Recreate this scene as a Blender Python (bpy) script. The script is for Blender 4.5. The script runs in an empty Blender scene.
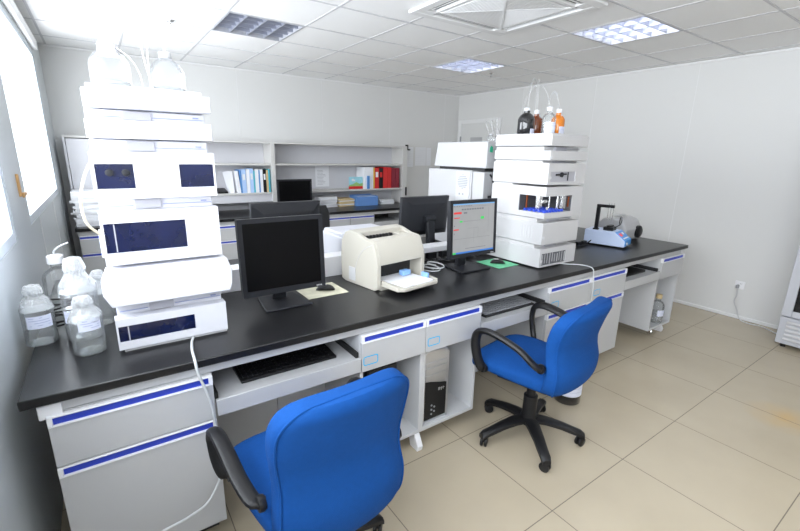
import bpy, bmesh, math, random
from mathutils import Vector, Matrix
random.seed(7)
C = bpy.context.scene.collection
PI = math.pi

# ------------------------------------------------------------------ materials
def mat(name, col, rough=.5, metal=0., noise=0., nscale=8., bump=0., bscale=200., spec=.5, emit=None, es=1., coat=0.):
    m = bpy.data.materials.new(name); m.use_nodes = True
    nt = m.node_tree; b = nt.nodes['Principled BSDF']
    b.inputs['Base Color'].default_value = (*col, 1); b.inputs['Roughness'].default_value = rough
    b.inputs['Metallic'].default_value = metal; b.inputs['Specular IOR Level'].default_value = spec
    b.inputs['Coat Weight'].default_value = coat
    tc = nt.nodes.new('ShaderNodeTexCoord')
    if noise > 0:
        n = nt.nodes.new('ShaderNodeTexNoise'); n.inputs['Scale'].default_value = nscale; n.inputs['Detail'].default_value = 4
        nt.links.new(tc.outputs['Object'], n.inputs['Vector'])
        mx = nt.nodes.new('ShaderNodeMix'); mx.data_type = 'RGBA'
        mx.inputs['A'].default_value = (*[c * (1 - noise) for c in col], 1)
        mx.inputs['B'].default_value = (*[min(1, c * (1 + noise)) for c in col], 1)
        nt.links.new(n.outputs['Fac'], mx.inputs['Factor']); nt.links.new(mx.outputs['Result'], b.inputs['Base Color'])
    if bump > 0:
        n = nt.nodes.new('ShaderNodeTexNoise'); n.inputs['Scale'].default_value = bscale; n.inputs['Detail'].default_value = 3
        nt.links.new(tc.outputs['Object'], n.inputs['Vector'])
        bp = nt.nodes.new('ShaderNodeBump'); bp.inputs['Strength'].default_value = bump; bp.inputs['Distance'].default_value = .002
        nt.links.new(n.outputs['Fac'], bp.inputs['Height']); nt.links.new(bp.outputs['Normal'], b.inputs['Normal'])
    if emit:
        b.inputs['Emission Color'].default_value = (*emit, 1); b.inputs['Emission Strength'].default_value = es
    return m

def thin_glass(name, tint=(.93, .96, .96), gloss=1.0, white=0.0):
    m = bpy.data.materials.new(name); m.use_nodes = True; nt = m.node_tree; nt.nodes.clear()
    o = nt.nodes.new('ShaderNodeOutputMaterial'); tr = nt.nodes.new('ShaderNodeBsdfTransparent'); gl = nt.nodes.new('ShaderNodeBsdfGlossy')
    tr.inputs['Color'].default_value = (*tint, 1); gl.inputs['Roughness'].default_value = .05
    lw = nt.nodes.new('ShaderNodeLayerWeight'); lw.inputs['Blend'].default_value = .22
    mu = nt.nodes.new('ShaderNodeMath'); mu.operation = 'MULTIPLY'; mu.inputs[1].default_value = gloss
    mx = nt.nodes.new('ShaderNodeMixShader')
    nt.links.new(lw.outputs['Fresnel'], mu.inputs[0]); nt.links.new(mu.outputs[0], mx.inputs[0])
    nt.links.new(tr.outputs[0], mx.inputs[1]); nt.links.new(gl.outputs[0], mx.inputs[2])
    last = mx
    if white > 0:
        df = nt.nodes.new('ShaderNodeBsdfDiffuse'); df.inputs['Color'].default_value = (.9, .9, .9, 1)
        m2 = nt.nodes.new('ShaderNodeMixShader'); m2.inputs[0].default_value = white
        nt.links.new(mx.outputs[0], m2.inputs[1]); nt.links.new(df.outputs[0], m2.inputs[2]); last = m2
    nt.links.new(last.outputs[0], o.inputs['Surface'])
    return m

def grid_mat(name, col, line, x0, y0, sp, wd, rough, noise, nscale, spec=.5, stain=None):
    m = mat(name, col, rough, noise=noise, nscale=nscale, spec=spec)
    nt = m.node_tree; b = nt.nodes['Principled BSDF']; tc = nt.nodes.new('ShaderNodeTexCoord')
    sx = nt.nodes.new('ShaderNodeSeparateXYZ'); nt.links.new(tc.outputs['Object'], sx.inputs[0])
    outs = []
    for ax, o in (('X', x0), ('Y', y0)):
        a = nt.nodes.new('ShaderNodeMath'); a.operation = 'SUBTRACT'; a.inputs[1].default_value = o - 50 * sp
        nt.links.new(sx.outputs[ax], a.inputs[0])
        d = nt.nodes.new('ShaderNodeMath'); d.operation = 'DIVIDE'; d.inputs[1].default_value = sp; nt.links.new(a.outputs[0], d.inputs[0])
        d2 = nt.nodes.new('ShaderNodeMath'); d2.operation = 'ADD'; d2.inputs[1].default_value = .5; nt.links.new(d.outputs[0], d2.inputs[0])
        fr = nt.nodes.new('ShaderNodeMath'); fr.operation = 'FRACT'; nt.links.new(d2.outputs[0], fr.inputs[0])
        s = nt.nodes.new('ShaderNodeMath'); s.operation = 'SUBTRACT'; s.inputs[1].default_value = .5; nt.links.new(fr.outputs[0], s.inputs[0])
        ab = nt.nodes.new('ShaderNodeMath'); ab.operation = 'ABSOLUTE'; nt.links.new(s.outputs[0], ab.inputs[0])
        lt = nt.nodes.new('ShaderNodeMath'); lt.operation = 'LESS_THAN'; lt.inputs[1].default_value = wd / sp; nt.links.new(ab.outputs[0], lt.inputs[0])
        outs.append(lt)
    mm = nt.nodes.new('ShaderNodeMath'); mm.operation = 'MAXIMUM'; nt.links.new(outs[0].outputs[0], mm.inputs[0]); nt.links.new(outs[1].outputs[0], mm.inputs[1])
    mx = nt.nodes.new('ShaderNodeMix'); mx.data_type = 'RGBA'; mx.inputs['B'].default_value = (*line, 1)
    src = b.inputs['Base Color'].links[0].from_socket
    if stain:
        vd = nt.nodes.new('ShaderNodeVectorMath'); vd.operation = 'DISTANCE'; vd.inputs[1].default_value = stain
        nt.links.new(tc.outputs['Object'], vd.inputs[0])
        mr = nt.nodes.new('ShaderNodeMapRange'); mr.inputs['From Min'].default_value = .02; mr.inputs['From Max'].default_value = .22
        mr.inputs['To Min'].default_value = .9; mr.inputs['To Max'].default_value = 0; nt.links.new(vd.outputs['Value'], mr.inputs['Value'])
        nz = nt.nodes.new('ShaderNodeTexNoise'); nz.inputs['Scale'].default_value = 9; nt.links.new(tc.outputs['Object'], nz.inputs['Vector'])
        mu = nt.nodes.new('ShaderNodeMath'); mu.operation = 'MULTIPLY'; nt.links.new(mr.outputs[0], mu.inputs[0]); nt.links.new(nz.outputs['Fac'], mu.inputs[1])
        ms = nt.nodes.new('ShaderNodeMix'); ms.data_type = 'RGBA'; ms.inputs['B'].default_value = (.62, .40, .15, 1)
        nt.links.new(mu.outputs[0], ms.inputs['Factor']); nt.links.new(src, ms.inputs['A']); src = ms.outputs['Result']
    nt.links.new(src, mx.inputs['A']); nt.links.new(mm.outputs[0], mx.inputs['Factor']); nt.links.new(mx.outputs['Result'], b.inputs['Base Color'])
    return m

M = {}
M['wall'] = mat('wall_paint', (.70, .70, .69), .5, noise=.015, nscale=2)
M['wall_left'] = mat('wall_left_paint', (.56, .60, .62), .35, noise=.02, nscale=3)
M['seam'] = mat('wall_seam', (.76, .76, .76), .6, noise=.03)
M['ceil'] = mat('ceiling_tile', (.90, .90, .90), .9, noise=.015, nscale=30)
M['tbar'] = mat('ceiling_grid_bar', (.62, .62, .64), .6, noise=.02)
M['floor'] = grid_mat('floor_tile', (.475, .41, .305), (.20, .175, .14), 2.155, .90, .625, .0022, .22, .10, 2.5, stain=(3.42, .52, 0))
M['trim'] = mat('white_trim', (.80, .80, .80), .5, noise=.02)
M['frame'] = mat('window_frame_paint', (.66, .72, .78), .4, noise=.02)
M['top'] = mat('black_worktop', (.011, .011, .012), .30, noise=.25, nscale=3, bump=.15, bscale=260, spec=.35)
M['cab'] = mat('cabinet_grey', (.50, .505, .515), .42, noise=.02, nscale=4)
M['cabin'] = mat('cabinet_inside', (.56, .565, .575), .5, noise=.02, nscale=4)
M['hwhite'] = mat('handle_frame_white', (.82, .82, .84), .35, noise=.02)
M['blue'] = mat('handle_blue', (.02, .05, .46), .4, noise=.05)
M['cyan'] = mat('sticker_cyan', (.02, .45, .80), .5, noise=.03)
M['inst'] = mat('instrument_white', (.66, .665, .71), .42, noise=.01, nscale=5)
M['inst2'] = mat('instrument_offwhite', (.56, .555, .56), .45, noise=.02, nscale=5)
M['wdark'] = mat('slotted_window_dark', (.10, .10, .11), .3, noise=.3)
M['instgc'] = mat('analyzer_white', (.50, .50, .51), .45, noise=.02)
M['instd'] = mat('instrument_recess', (.42, .42, .46), .5, noise=.05)
M['instg'] = mat('instrument_grey', (.60, .60, .61), .5, noise=.03)
M['win'] = mat('dark_blue_window', (.003, .007, .042), .10, noise=.6, nscale=14, coat=.2)
M['black'] = mat('black_plastic', (.009, .009, .010), .40, spec=.35, noise=.15)
M['blackm'] = mat('black_matte', (.02, .02, .021), .6, noise=.15)
M['bezel'] = mat('monitor_bezel', (.016, .017, .021), .45, spec=.35, noise=.1)
M['screen'] = mat('monitor_screen_off', (.002, .002, .0025), .3, spec=.15, noise=.1)
M['fabric'] = mat('blue_fabric', (.004, .060, .25), .85, noise=.10, nscale=60, bump=.5, bscale=500, spec=.2)
M['cream'] = mat('printer_cream', (.53, .505, .44), .45, noise=.02)
M['paper'] = mat('white_paper', (.82, .83, .86), .7, noise=.03, nscale=15)
M['paper2'] = mat('greyish_paper', (.74, .75, .77), .7, noise=.04, nscale=15)
M['lblue'] = mat('light_blue_plastic', (.25, .45, .80), .4, noise=.03)
M['chrome'] = mat('chrome', (.75, .75, .75), .2, metal=1, noise=.05)
M['alu'] = mat('aluminium', (.72, .73, .76), .3, metal=.9, noise=.05)
M['louver'] = mat('louver_mirror', (.40, .42, .50), .3, metal=.5, noise=.03)
M['lhouse'] = mat('lamp_housing_white', (.42, .43, .47), .5, noise=.02)
M['tube_on'] = mat('lamp_tube', (1, 1, 1), .4, noise=.01, emit=(.93, .96, 1), es=19)
M['tube_glow'] = mat('lamp_tube_faint_glow', (.85, .85, .85), .4, noise=.01, emit=(1, 1, 1), es=.5)  # unlit tubes, given a faint glow so the panel looks dimly lit
M['hutch'] = mat('hutch_board', (.62, .62, .65), .5, noise=.02)
M['hutchedge'] = mat('hutch_edge', (.60, .59, .57), .5, noise=.02)
M['cable'] = mat('white_cable', (.55, .57, .58), .4, noise=.02)
M['cableb'] = mat('beige_cable', (.42, .37, .26), .4, noise=.02)
M['red'] = mat('binder_red', (.62, .02, .02), .5, noise=.08)
M['dred'] = mat('binder_dark_red', (.22, .012, .03), .5, noise=.08)
M['yel'] = mat('binder_yellow', (.75, .5, .05), .5, noise=.05)
M['tan'] = mat('folder_tan', (.62, .48, .26), .6, noise=.06)
M['boxblue'] = mat('box_blue', (.13, .28, .62), .5, noise=.1)
M['teal'] = mat('binder_teal', (.08, .45, .55), .5, noise=.05)
M['pblue'] = mat('binder_pale_blue', (.42, .58, .85), .5, noise=.05)
M['mblue'] = mat('binder_blue', (.10, .28, .62), .5, noise=.05)
M['green'] = mat('mousepad_green', (.16, .58, .32), .7, noise=.25, nscale=25)
M['pad'] = mat('mousepad_print', (.62, .60, .46), .7, noise=.3, nscale=22)
M['stirbody'] = mat('stirrer_body', (.60, .70, .92), .35, noise=.02)
M['stirblue'] = mat('stirrer_panel', (.05, .30, .75), .35, noise=.05)
M['glass'] = thin_glass('clear_glass', (.97, .98, .985), .75, .07)
M['glassf'] = thin_glass('plastic_wrap', (.96, .98, .98), .8, .26)
M['liquid'] = thin_glass('clear_liquid', (.90, .91, .90), .8, .10)
M['tubing'] = thin_glass('clear_tubing', (.97, .97, .98), .5, .35)
M['amber'] = mat('amber_glass', (.75, .22, .01), .08, noise=.1, coat=.5)
M['amberd'] = mat('dark_amber_glass', (.20, .05, .015), .08, noise=.3, coat=.5)
M['smoke'] = mat('smoked_glass', (.018, .018, .02), .06, noise=.3, coat=.6)
M['foil'] = mat('white_foil', (.82, .82, .84), .35, metal=.15, noise=.08, nscale=60)
M['labelp'] = mat('bottle_label', (.74, .77, .90), .6, noise=.02)
M['ink'] = mat('label_ink', (.30, .34, .55), .6, noise=.1)
M['inkg'] = mat('grey_ink', (.35, .36, .38), .6, noise=.1)
M['orange'] = mat('orange_handle', (.62, .36, .14), .4, noise=.05)
M['gdome'] = mat('grey_dome', (.45, .45, .46), .4, noise=.05)
M['fridge'] = mat('fridge_grey', (.50, .51, .55), .4, noise=.02)
M['fdark'] = mat('fridge_dark_glass', (.012, .013, .016), .12, noise=.2)
M['wpane'] = thin_glass('window_glass', (.98, .99, 1), .25)
M['vial'] = mat('blue_vial_cap', (.03, .08, .6), .4, noise=.05)
M['lgreen'] = mat('logo_green', (.02, .40, .22), .5, noise=.05)
M['sky'] = mat('landscape_sky', (.35, .68, .78), .5, noise=.2, nscale=20)
M['grass'] = mat('landscape_green', (.30, .55, .18), .5, noise=.3, nscale=30)

def screen_on():
    m = bpy.data.materials.new('screen_ui_grey'); m.use_nodes = True; b = m.node_tree.nodes['Principled BSDF']
    nt = m.node_tree; n = nt.nodes.new('ShaderNodeTexNoise'); n.inputs['Scale'].default_value = 4
    mx = nt.nodes.new('ShaderNodeMix'); mx.data_type = 'RGBA'; mx.inputs['A'].default_value = (.36, .37, .38, 1); mx.inputs['B'].default_value = (.42, .43, .44, 1)
    nt.links.new(n.outputs['Fac'], mx.inputs['Factor']); nt.links.new(mx.outputs['Result'], b.inputs['Emission Color'])
    b.inputs['Base Color'].default_value = (.05, .05, .05, 1); b.inputs['Emission Strength'].default_value = .85; b.inputs['Roughness'].default_value = .3
    return m
M['ui'] = screen_on()
def em(name, c, s=.9): return mat(name, tuple(x * .2 for x in c), .4, noise=.05, emit=c, es=s)
M['uired'] = em('ui_red', (.75, .05, .05)); M['uigreen'] = em('ui_green', (.05, .65, .12)); M['uiblue'] = em('ui_blue', (.05, .20, .60)); M['uigrey'] = em('ui_line', (.18, .19, .22), .8)
M['uisky'] = em('ui_title_blue', (.18, .42, .75))

# ------------------------------------------------------------------ geometry helpers
def nb(): return bmesh.new()
def box(bm, x0, x1, y0, y1, z0, z1):
    vs = [bm.verts.new((x, y, z)) for x in (x0, x1) for y in (y0, y1) for z in (z0, z1)]
    for f in ((0, 1, 3, 2), (4, 6, 7, 5), (0, 4, 5, 1), (2, 3, 7, 6), (0, 2, 6, 4), (1, 5, 7, 3)):
        bm.faces.new([vs[i] for i in f])
    return bm
def prism(bm, poly, ax, a, b):
    """poly = 2-D points; ax = axis of extrusion"""
    def p(u, v, w): return {'X': (w, u, v), 'Y': (u, w, v), 'Z': (u, v, w)}[ax]
    A = [bm.verts.new(p(u, v, a)) for u, v in poly]; B = [bm.verts.new(p(u, v, b)) for u, v in poly]
    n = len(poly); bm.faces.new(A); bm.faces.new(B[::-1])
    for i in range(n): bm.faces.new((A[i], B[i], B[(i + 1) % n], A[(i + 1) % n]))
    return bm
def tube(bm, pts, r, seg=8, caps=True, flat=None):
    pts = [Vector(p) for p in pts]; n = len(pts); rs = r if isinstance(r, (list, tuple)) else [r] * n
    rings = []; up = None
    for i in range(n):
        t = (pts[min(i + 1, n - 1)] - pts[max(i - 1, 0)]).normalized()
        if up is None:
            up = Vector((0, 0, 1)) if abs(t.z) < .9 else Vector((1, 0, 0))
        u = (up - t * up.dot(t)).normalized(); up = u; w = t.cross(u)
        fu, fw = (1, 1) if flat is None else flat
        rings.append([bm.verts.new(pts[i] + (u * math.cos(k * 2 * PI / seg) * fu + w * math.sin(k * 2 * PI / seg) * fw) * rs[i]) for k in range(seg)])
    for i in range(n - 1):
        for k in range(seg):
            bm.faces.new((rings[i][k], rings[i][(k + 1) % seg], rings[i + 1][(k + 1) % seg], rings[i + 1][k]))
    if caps: bm.faces.new(rings[0][::-1]); bm.faces.new(rings[-1])
    return bm
def spline(pts, n=8, closed=False):
    P = [Vector(p) for p in pts]; out = []; N = len(P)
    rng = range(N) if closed else range(N - 1)
    for i in rng:
        if closed: a, b, c, d = P[(i - 1) % N], P[i], P[(i + 1) % N], P[(i + 2) % N]
        else: a, b, c, d = P[max(i - 1, 0)], P[i], P[i + 1], P[min(i + 2, N - 1)]
        for k in range(n):
            t = k / n
            out.append(.5 * ((2 * b) + (c - a) * t + (2 * a - 5 * b + 4 * c - d) * t * t + (3 * b - a - 3 * c + d) * t ** 3))
    if not closed: out.append(P[-1])
    return out
def lathe(bm, prof, c=(0, 0, 0), seg=24, axis='Z', wob=0.):
    rings = []
    for j, (r, h) in enumerate(prof):
        ring = []
        for k in range(seg):
            a = k * 2 * PI / seg; rr = max(r, 1e-4) * (1 + (random.uniform(-wob, wob) if wob else 0))
            p = (rr * math.cos(a), rr * math.sin(a), h)
            if axis == 'Y': p = (p[0], p[2], p[1])
            if axis == 'X': p = (p[2], p[0], p[1])
            ring.append(bm.verts.new((c[0] + p[0], c[1] + p[1], c[2] + p[2])))
        rings.append(ring)
    for i in range(len(rings) - 1):
        for k in range(seg):
            bm.faces.new((rings[i][k], rings[i][(k + 1) % seg], rings[i + 1][(k + 1) % seg], rings[i + 1][k]))
    bm.faces.new(rings[0][::-1]); bm.faces.new(rings[-1])
    return bm
def obj(name, bm, m, parent=None, bevel=0., smooth=False, loc=None, rz=0., rx=0., seg=2):
    bmesh.ops.recalc_face_normals(bm, faces=bm.faces[:])
    me = bpy.data.meshes.new(name); bm.to_mesh(me); bm.free()
    me.materials.append(M[m] if isinstance(m, str) else m)
    o = bpy.data.objects.new(name, me); C.objects.link(o)
    if parent: o.parent = parent
    if loc: o.location = loc
    if rz or rx: o.rotation_euler = (rx, 0, rz)
    if bevel:
        md = o.modifiers.new('bevel', 'BEVEL'); md.width = bevel; md.segments = seg; md.limit_method = 'ANGLE'; md.angle_limit = .7
    if smooth:
        for p in me.polygons: p.use_smooth = True
        try: me.set_sharp_from_angle(angle=.8)
        except Exception: pass
    elif bevel:
        for p in me.polygons: p.use_smooth = True
        try: me.set_sharp_from_angle(angle=.6)
        except Exception: pass
    return o
def thing(name, label, cat, loc=(0, 0, 0), rz=0., group=None):
    o = bpy.data.objects.new(name, None); C.objects.link(o); o.empty_display_size = .05
    o.location = loc; o.rotation_euler = (0, 0, rz); o['label'] = label; o['category'] = cat
    if group: o['group'] = group
    return o
def tag(o, label, cat, group=None):
    o['label'] = label; o['category'] = cat
    if group: o['group'] = group
    return o
def struct(name, bm, m, parent=None, **k):
    o = obj(name, bm, m, parent, **k)
    if parent is None: o['kind'] = 'structure'
    return o

# ------------------------------------------------------------------ room
XL, XR, YB, YF, ZC = -.345, 5.30, 5.85, -2.6, 2.60
struct('floor', box(nb(), XL - .1, XR + .1, YF - .1, YB + .1, -.1, 0), 'floor')
TS = .607; TX0 = .93; TY0 = 3.60
def cell(cx, cy): return (TX0 + TS * cx, TX0 + TS * (cx + 1), TY0 + TS * cy, TY0 + TS * (cy + 1))
lights = [(0, 0, 1), (4, 0, 1), (4, -3, 1), (0, -3, 0), (2, -6, 0), (4, -6, 0), (0, -6, 0)]
lcells = {(a, b) for a, b, _ in lights}
bm = nb()
for i in range(-4, 9):
    for j in range(-12, 5):
        if (i, j) in lcells: continue
        x0, x1, y0, y1 = cell(i, j); x0 = max(x0, XL - .02); x1 = min(x1, XR + .02); y0 = max(y0, YF - .02); y1 = min(y1, YB + .02)
        if x1 - x0 > .01 and y1 - y0 > .01:
            bm.faces.new([bm.verts.new(p) for p in ((x0, y0, ZC), (x0, y1, ZC), (x1, y1, ZC), (x1, y0, ZC))])
struct('ceiling', bm, 'ceil')
bm = nb()
for i in range(-2, 9):
    x = TX0 + TS * i
    if XL < x < XR: box(bm, x - .009, x + .009, YF, YB, ZC - .003, ZC + .006)
for j in range(-10, 5):
    y = TY0 + TS * j
    if YF < y < YB: box(bm, XL, XR, y - .009, y + .009, ZC - .0035, ZC + .005)
struct('trim_1', bm, 'tbar')
struct('wall_back', box(nb(), XL - .1, XR + .1, YB, YB + .1, 0, ZC), 'wall')
struct('wall_front', box(nb(), XL - .1, XR + .1, YF - .1, YF, 0, ZC), 'wall')
struct('wall_right', box(nb(), XR, XR + .1, YF, YB, 0, ZC), 'wall')
# left wall with two window openings; near one lengthened behind camera to add daylight
W2 = (3.00, 5.08, 1.19, 2.40); W1 = (-2.3, 2.49, 1.19, 2.40)
bm = nb()
box(bm, XL - .1, XL, YF, YB, 0, 1.19); box(bm, XL - .1, XL, YF, YB, 2.40, ZC)
box(bm, XL - .1, XL, YF, W1[0], 1.19, 2.40); box(bm, XL - .1, XL, W1[1], W2[0], 1.19, 2.40); box(bm, XL - .1, XL, W2[1], YB, 1.19, 2.40)
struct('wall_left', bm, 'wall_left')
bm = nb()
for y in (3.4, 4.4, 5.3): box(bm, XL, XL + .002, y - .004, y + .004, 0, 1.2)
struct('trim_7', bm, 'seam')
for n, (y0, y1, z0, z1) in ((1, W1), (2, W2)):
    bm = nb(); t = .045; xa, xb = XL - .03, XL - .002
    box(bm, xa, xb, y0, y1, z0, z0 + t); box(bm, xa, xb, y0, y1, z1 - t, z1)
    box(bm, xa, xb, y0, y0 + t, z0 + t, z1 - t); box(bm, xa, xb, y1 - t, y1, z0 + t, z1 - t)
    w = struct('window_%d' % n, bm, 'frame', bevel=.004)
    obj('pane', box(nb(), XL - .024, XL - .02, y0 + .03, y1 - .03, z0 + .03, z1 - .03), 'wpane', w)
    if n == 2:
        bm = nb(); box(bm, XL - .002, XL + .010, 2.80, 2.83, 1.36, 1.47); box(bm, XL + .010, XL + .022, 2.805, 2.825, 1.355, 1.38); box(bm, XL + .010, XL + .022, 2.80, 2.90, 1.36, 1.378)
        obj('handle', bm, 'orange', w, bevel=.004)
# blind boxes above the windows
bm = nb(); box(bm, XL, XL + .035, -2.35, 5.15, 2.42, 2.50); struct('trim_2', bm, 'trim', bevel=.006)
# wall panel seams
bm = nb()
for x in (.42, 1.55, 2.70, 3.85, 4.98): box(bm, x - .004, x + .004, YB - .002, YB, 0, ZC)
struct('trim_3', bm, 'seam')
bm = nb()
for y in (4.45, 3.30, 2.15, 1.75 - .75): box(bm, XR - .002, XR, y - .004, y + .004, 0, ZC)
struct('trim_4', bm, 'seam')
struct('baseboard_right', box(nb(), XR - .018, XR, YF, 4.85, 0, .035), 'trim', bevel=.004)
struct('baseboard_back', box(nb(), XL, XR, YB - .018, YB, 0, .035), 'trim', bevel=.004)
struct('trim_5', box(nb(), XL, XR, YB - .02, YB, ZC - .02, ZC - .004), 'trim')
struct('trim_6', box(nb(), XR - .02, XR, YF, YB, ZC - .02, ZC - .004), 'trim')
# door in the right wall near the far corner
bm = nb(); box(bm, XR - .03, XR, 5.74, 5.80, 0, 2.19); box(bm, XR - .03, XR, 4.84, 4.90, 0, 2.19); box(bm, XR - .03, XR, 4.9005, 5.7395, 2.13, 2.19)
d = struct('door_1', bm, 'trim', bevel=.004)
obj('door_leaf', box(nb(), XR - .015, XR - .002, 4.90, 5.74, .01, 2.13), 'wall', d)
obj('door_glass', box(nb(), XR - .019, XR - .013, 5.22, 5.50, 1.55, 1.90), 'gdome', d, bevel=.002)
obj('hinge', box(nb(), XR - .034, XR - .012, 5.73, 5.75, 1.80, 1.92), 'inkg', d)

# ------------------------------------------------------------------ ceiling fixtures
llab = {(0, 0): 'unlit but faintly glowing louvred ceiling light panel near the window side, above the left shelves',
        (4, 0): 'small looking lit louvred ceiling panel farthest from camera, above the white gas instruments',
        (4, -3): 'brightest louvred ceiling panel beside the air conditioner, nearest the right wall',
        (0, -3): 'louvred ceiling panel just in front of camera above the left end of the bench',
        (2, -6): 'louvred ceiling panel behind the camera, middle of its row',
        (4, -6): 'louvred ceiling panel behind the camera by right wall',
        (0, -6): 'louvred ceiling panel behind the camera by window wall'}
for a, b_, on in lights:
    x0, x1, y0, y1 = cell(a, b_); cx, cy = (x0 + x1) / 2, (y0 + y1) / 2; h = TS / 2 - .004
    t = thing('ceiling_light', llab[(a, b_)], 'ceiling light', (cx, cy, ZC))
    bm = nb()
    for s in (-1, 1):
        box(bm, -h, h, s * h - .012 if s > 0 else -h, h if s > 0 else -h + .012, -.006, .09)
        box(bm, s * h - .012 if s > 0 else -h, h if s > 0 else -h + .012, -h + .012, h - .012, -.006, .09)
    box(bm, -h, h, -h, h, .09, .10)
    obj('housing', bm, 'lhouse', t)
    bm = nb()
    for k in range(1, 4):   # blades along y between tubes, V shaped
        x = -h + 2 * h * k / 4
        prism(bm, [(x - .018, .055), (x + .018, .055), (x + .005, 0), (x - .005, 0)], 'Y', -h + .012, h - .012)
    for k in range(1, 5):
        y = -h + 2 * h * k / 5
        box(bm, -h + .012, h - .012, y - .004, y + .004, .0, .055)
    obj('louver', bm, 'louver', t)
    for k in range(4):
        x = -h + 2 * h * (k + .5) / 4
        obj('lamp_tube', tube(nb(), [(x, -h + .02, .07), (x, h - .02, .07)], .012, 8), 'tube_on' if (a, b_) != (0, 0) else 'tube_glow', t)
# air conditioner cassette
ac = thing('air_conditioner', 'large square ceiling cassette air conditioner with ribbed intake grille', 'air conditioner', (2.43, 2.27, ZC))
bm = nb(); R = .475
for s in (-1, 1):
    for ax in (0, 1):
        a0, a1 = (s * R, s * (R - .07)); q0, q1 = (s * (R - .14), s * (R - .17))
        for u, v, w_ in ((min(a0, a1), max(a0, a1), R if ax == 0 else R - .07), (min(q0, q1), max(q0, q1), (R - .14) if ax == 0 else R - .17)):
            if ax == 0: box(bm, -w_, w_, u, v, -.028, -.004)
            else: box(bm, u, v, -w_, w_, -.028, -.004)
obj('panel_frame', bm, 'trim', ac, bevel=.006)
bm = nb(); box(bm, -R + .06, R - .06, -R + .06, R - .06, -.008, -.002); obj('vent_backing', bm, 'blackm', ac)
for s, ax in ((-1, 0), (1, 0), (-1, 1), (1, 1)):
    bm = nb(); y0 = s * (R - .125); y1 = s * (R - .085); L = R - .16
    pr = [(min(y0, y1), -.026), (max(y0, y1), -.012), (max(y0, y1), -.008), (min(y0, y1), -.022)]
    if ax == 0: prism(bm, pr, 'X', -L, L)
    else: prism(bm, pr, 'Y', -L, L)
    for e in (-1, 1):
        u0, u1 = sorted((e * L, e * (R - .07)))
        if ax == 0: box(bm, u0, u1, min(s * (R - .14), s * (R - .07)), max(s * (R - .14), s * (R - .07)), -.026, -.006)
    obj('air_flap', bm, 'trim', ac)
bm = nb(); g = R - .17; n = 15
for k in range(1, n):
    q = g * k / n
    for s in (-1, 1):
        box(bm, -q, q, s * q - .004, s * q + .004, -.030, -.010)       # ribs parallel to each side: four triangular fields
        box(bm, s * q - .004, s * q + .004, -q, q, -.0295, -.010)
obj('intake_grille', bm, 'trim', ac)
bm = nb()
for s in (-1, 1):
    prism(bm, [(-g, s * g - .007), (-g, s * g + .007), (g, -s * g + .007), (g, -s * g - .007)], 'Z', -.032, -.009)
obj('grille_diagonal', bm, 'trim', ac)
for x, y, lb in ((.615, 4.134, 'small chrome sprinkler head in the ceiling over the left instrument stack'), (4.16, 4.03, 'small chrome sprinkler head beside the farthest ceiling light')):
    t = thing('sprinkler', lb, 'sprinkler', (x, y, ZC - .003))
    obj('escutcheon', lathe(nb(), [(.03, 0), (.028, -.006), (.012, -.012), (.012, -.02)], seg=16), 'chrome', t)
    bm = nb(); tube(bm, [(0, 0, -.02), (.012, 0, -.03), (0, 0, -.042)], .003, 6); tube(bm, [(0, 0, -.02), (-.012, 0, -.03), (0, 0, -.042)], .003, 6); lathe(bm, [(.014, -.042), (.014, -.045)], seg=12)
    obj('deflector', bm, 'chrome', t)

# ------------------------------------------------------------------ island bench
BF, BH, BBK = 1.577, .85, 3.08
wt = obj('worktop', box(nb(), -.30, 4.32, BF, BBK, .818, BH), 'top', bevel=.004)
tag(wt, 'long matt black laboratory worktop of the island bench', 'worktop')
CF = 1.60        # cabinet front plane
def handle_strip(par, x0, x1, z1, h=.038):
    """blue recessed grip strip with a white frame at the top of a drawer or door front"""
    bm = nb(); y0, y1 = CF - .022, CF - .0015; t = .0055
    box(bm, x0, x1, y0, y1, z1 - t, z1); box(bm, x0, x1, y0, y1, z1 - h, z1 - h + t)
    box(bm, x0, x0 + .014, y0, y1, z1 - h + t, z1 - t); box(bm, x1 - .014, x1, y0, y1, z1 - h + t, z1 - t)
    hd = obj('handle', bm, 'hwhite', par, bevel=.0015)
    obj('grip_strip', box(nb(), x0 + .014, x1 - .014, y0 + .010, y0 + .014, z1 - h + t, z1 - t), 'blue', hd)
def front(par, name, x0, x1, z0, z1, sticker=None):
    o = obj(name, box(nb(), x0 + .002, x1 - .002, CF - .018, CF, z0 + .003, z1 - .037), 'cab', par, bevel=.0015)
    handle_strip(o, x0 + .002, x1 - .002, z1 - .002)
    if sticker:
        sx, sz = sticker; w, h, t = .083, .048, .006; bm = nb()
        pts = []
        for cx, cz, a0 in ((w / 2 - .012, h / 2 - .012, 0), (-w / 2 + .012, h / 2 - .012, 90), (-w / 2 + .012, -h / 2 + .012, 180), (w / 2 - .012, -h / 2 + .012, 270)):
            for k in range(4):
                a = math.radians(a0 + 30 * k); pts.append((cx, cz, a))
        ou = [bm.verts.new((sx + cx + .012 * math.cos(a), CF - .0188, sz + cz + .012 * math.sin(a))) for cx, cz, a in pts]
        inn = [bm.verts.new((sx + cx + .0065 * math.cos(a), CF - .0188, sz + cz + .0065 * math.sin(a))) for cx, cz, a in pts]
        n = len(pts)
        for k in range(n): bm.faces.new((ou[k], ou[(k + 1) % n], inn[(k + 1) % n], inn[k]))
        s = obj('label_sticker', bm, 'cyan', o)
    return o
def foot(par, x, y=1.60):
    bm = nb(); prism(bm, [(y - .0, .094), (y + .06, .094), (y + .04, .0), (y - .03, .0), (y - .035, .03)], 'X', x - .018, x + .018)
    f = obj('foot', bm, 'hwhite', par, bevel=.004)
    return f
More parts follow.
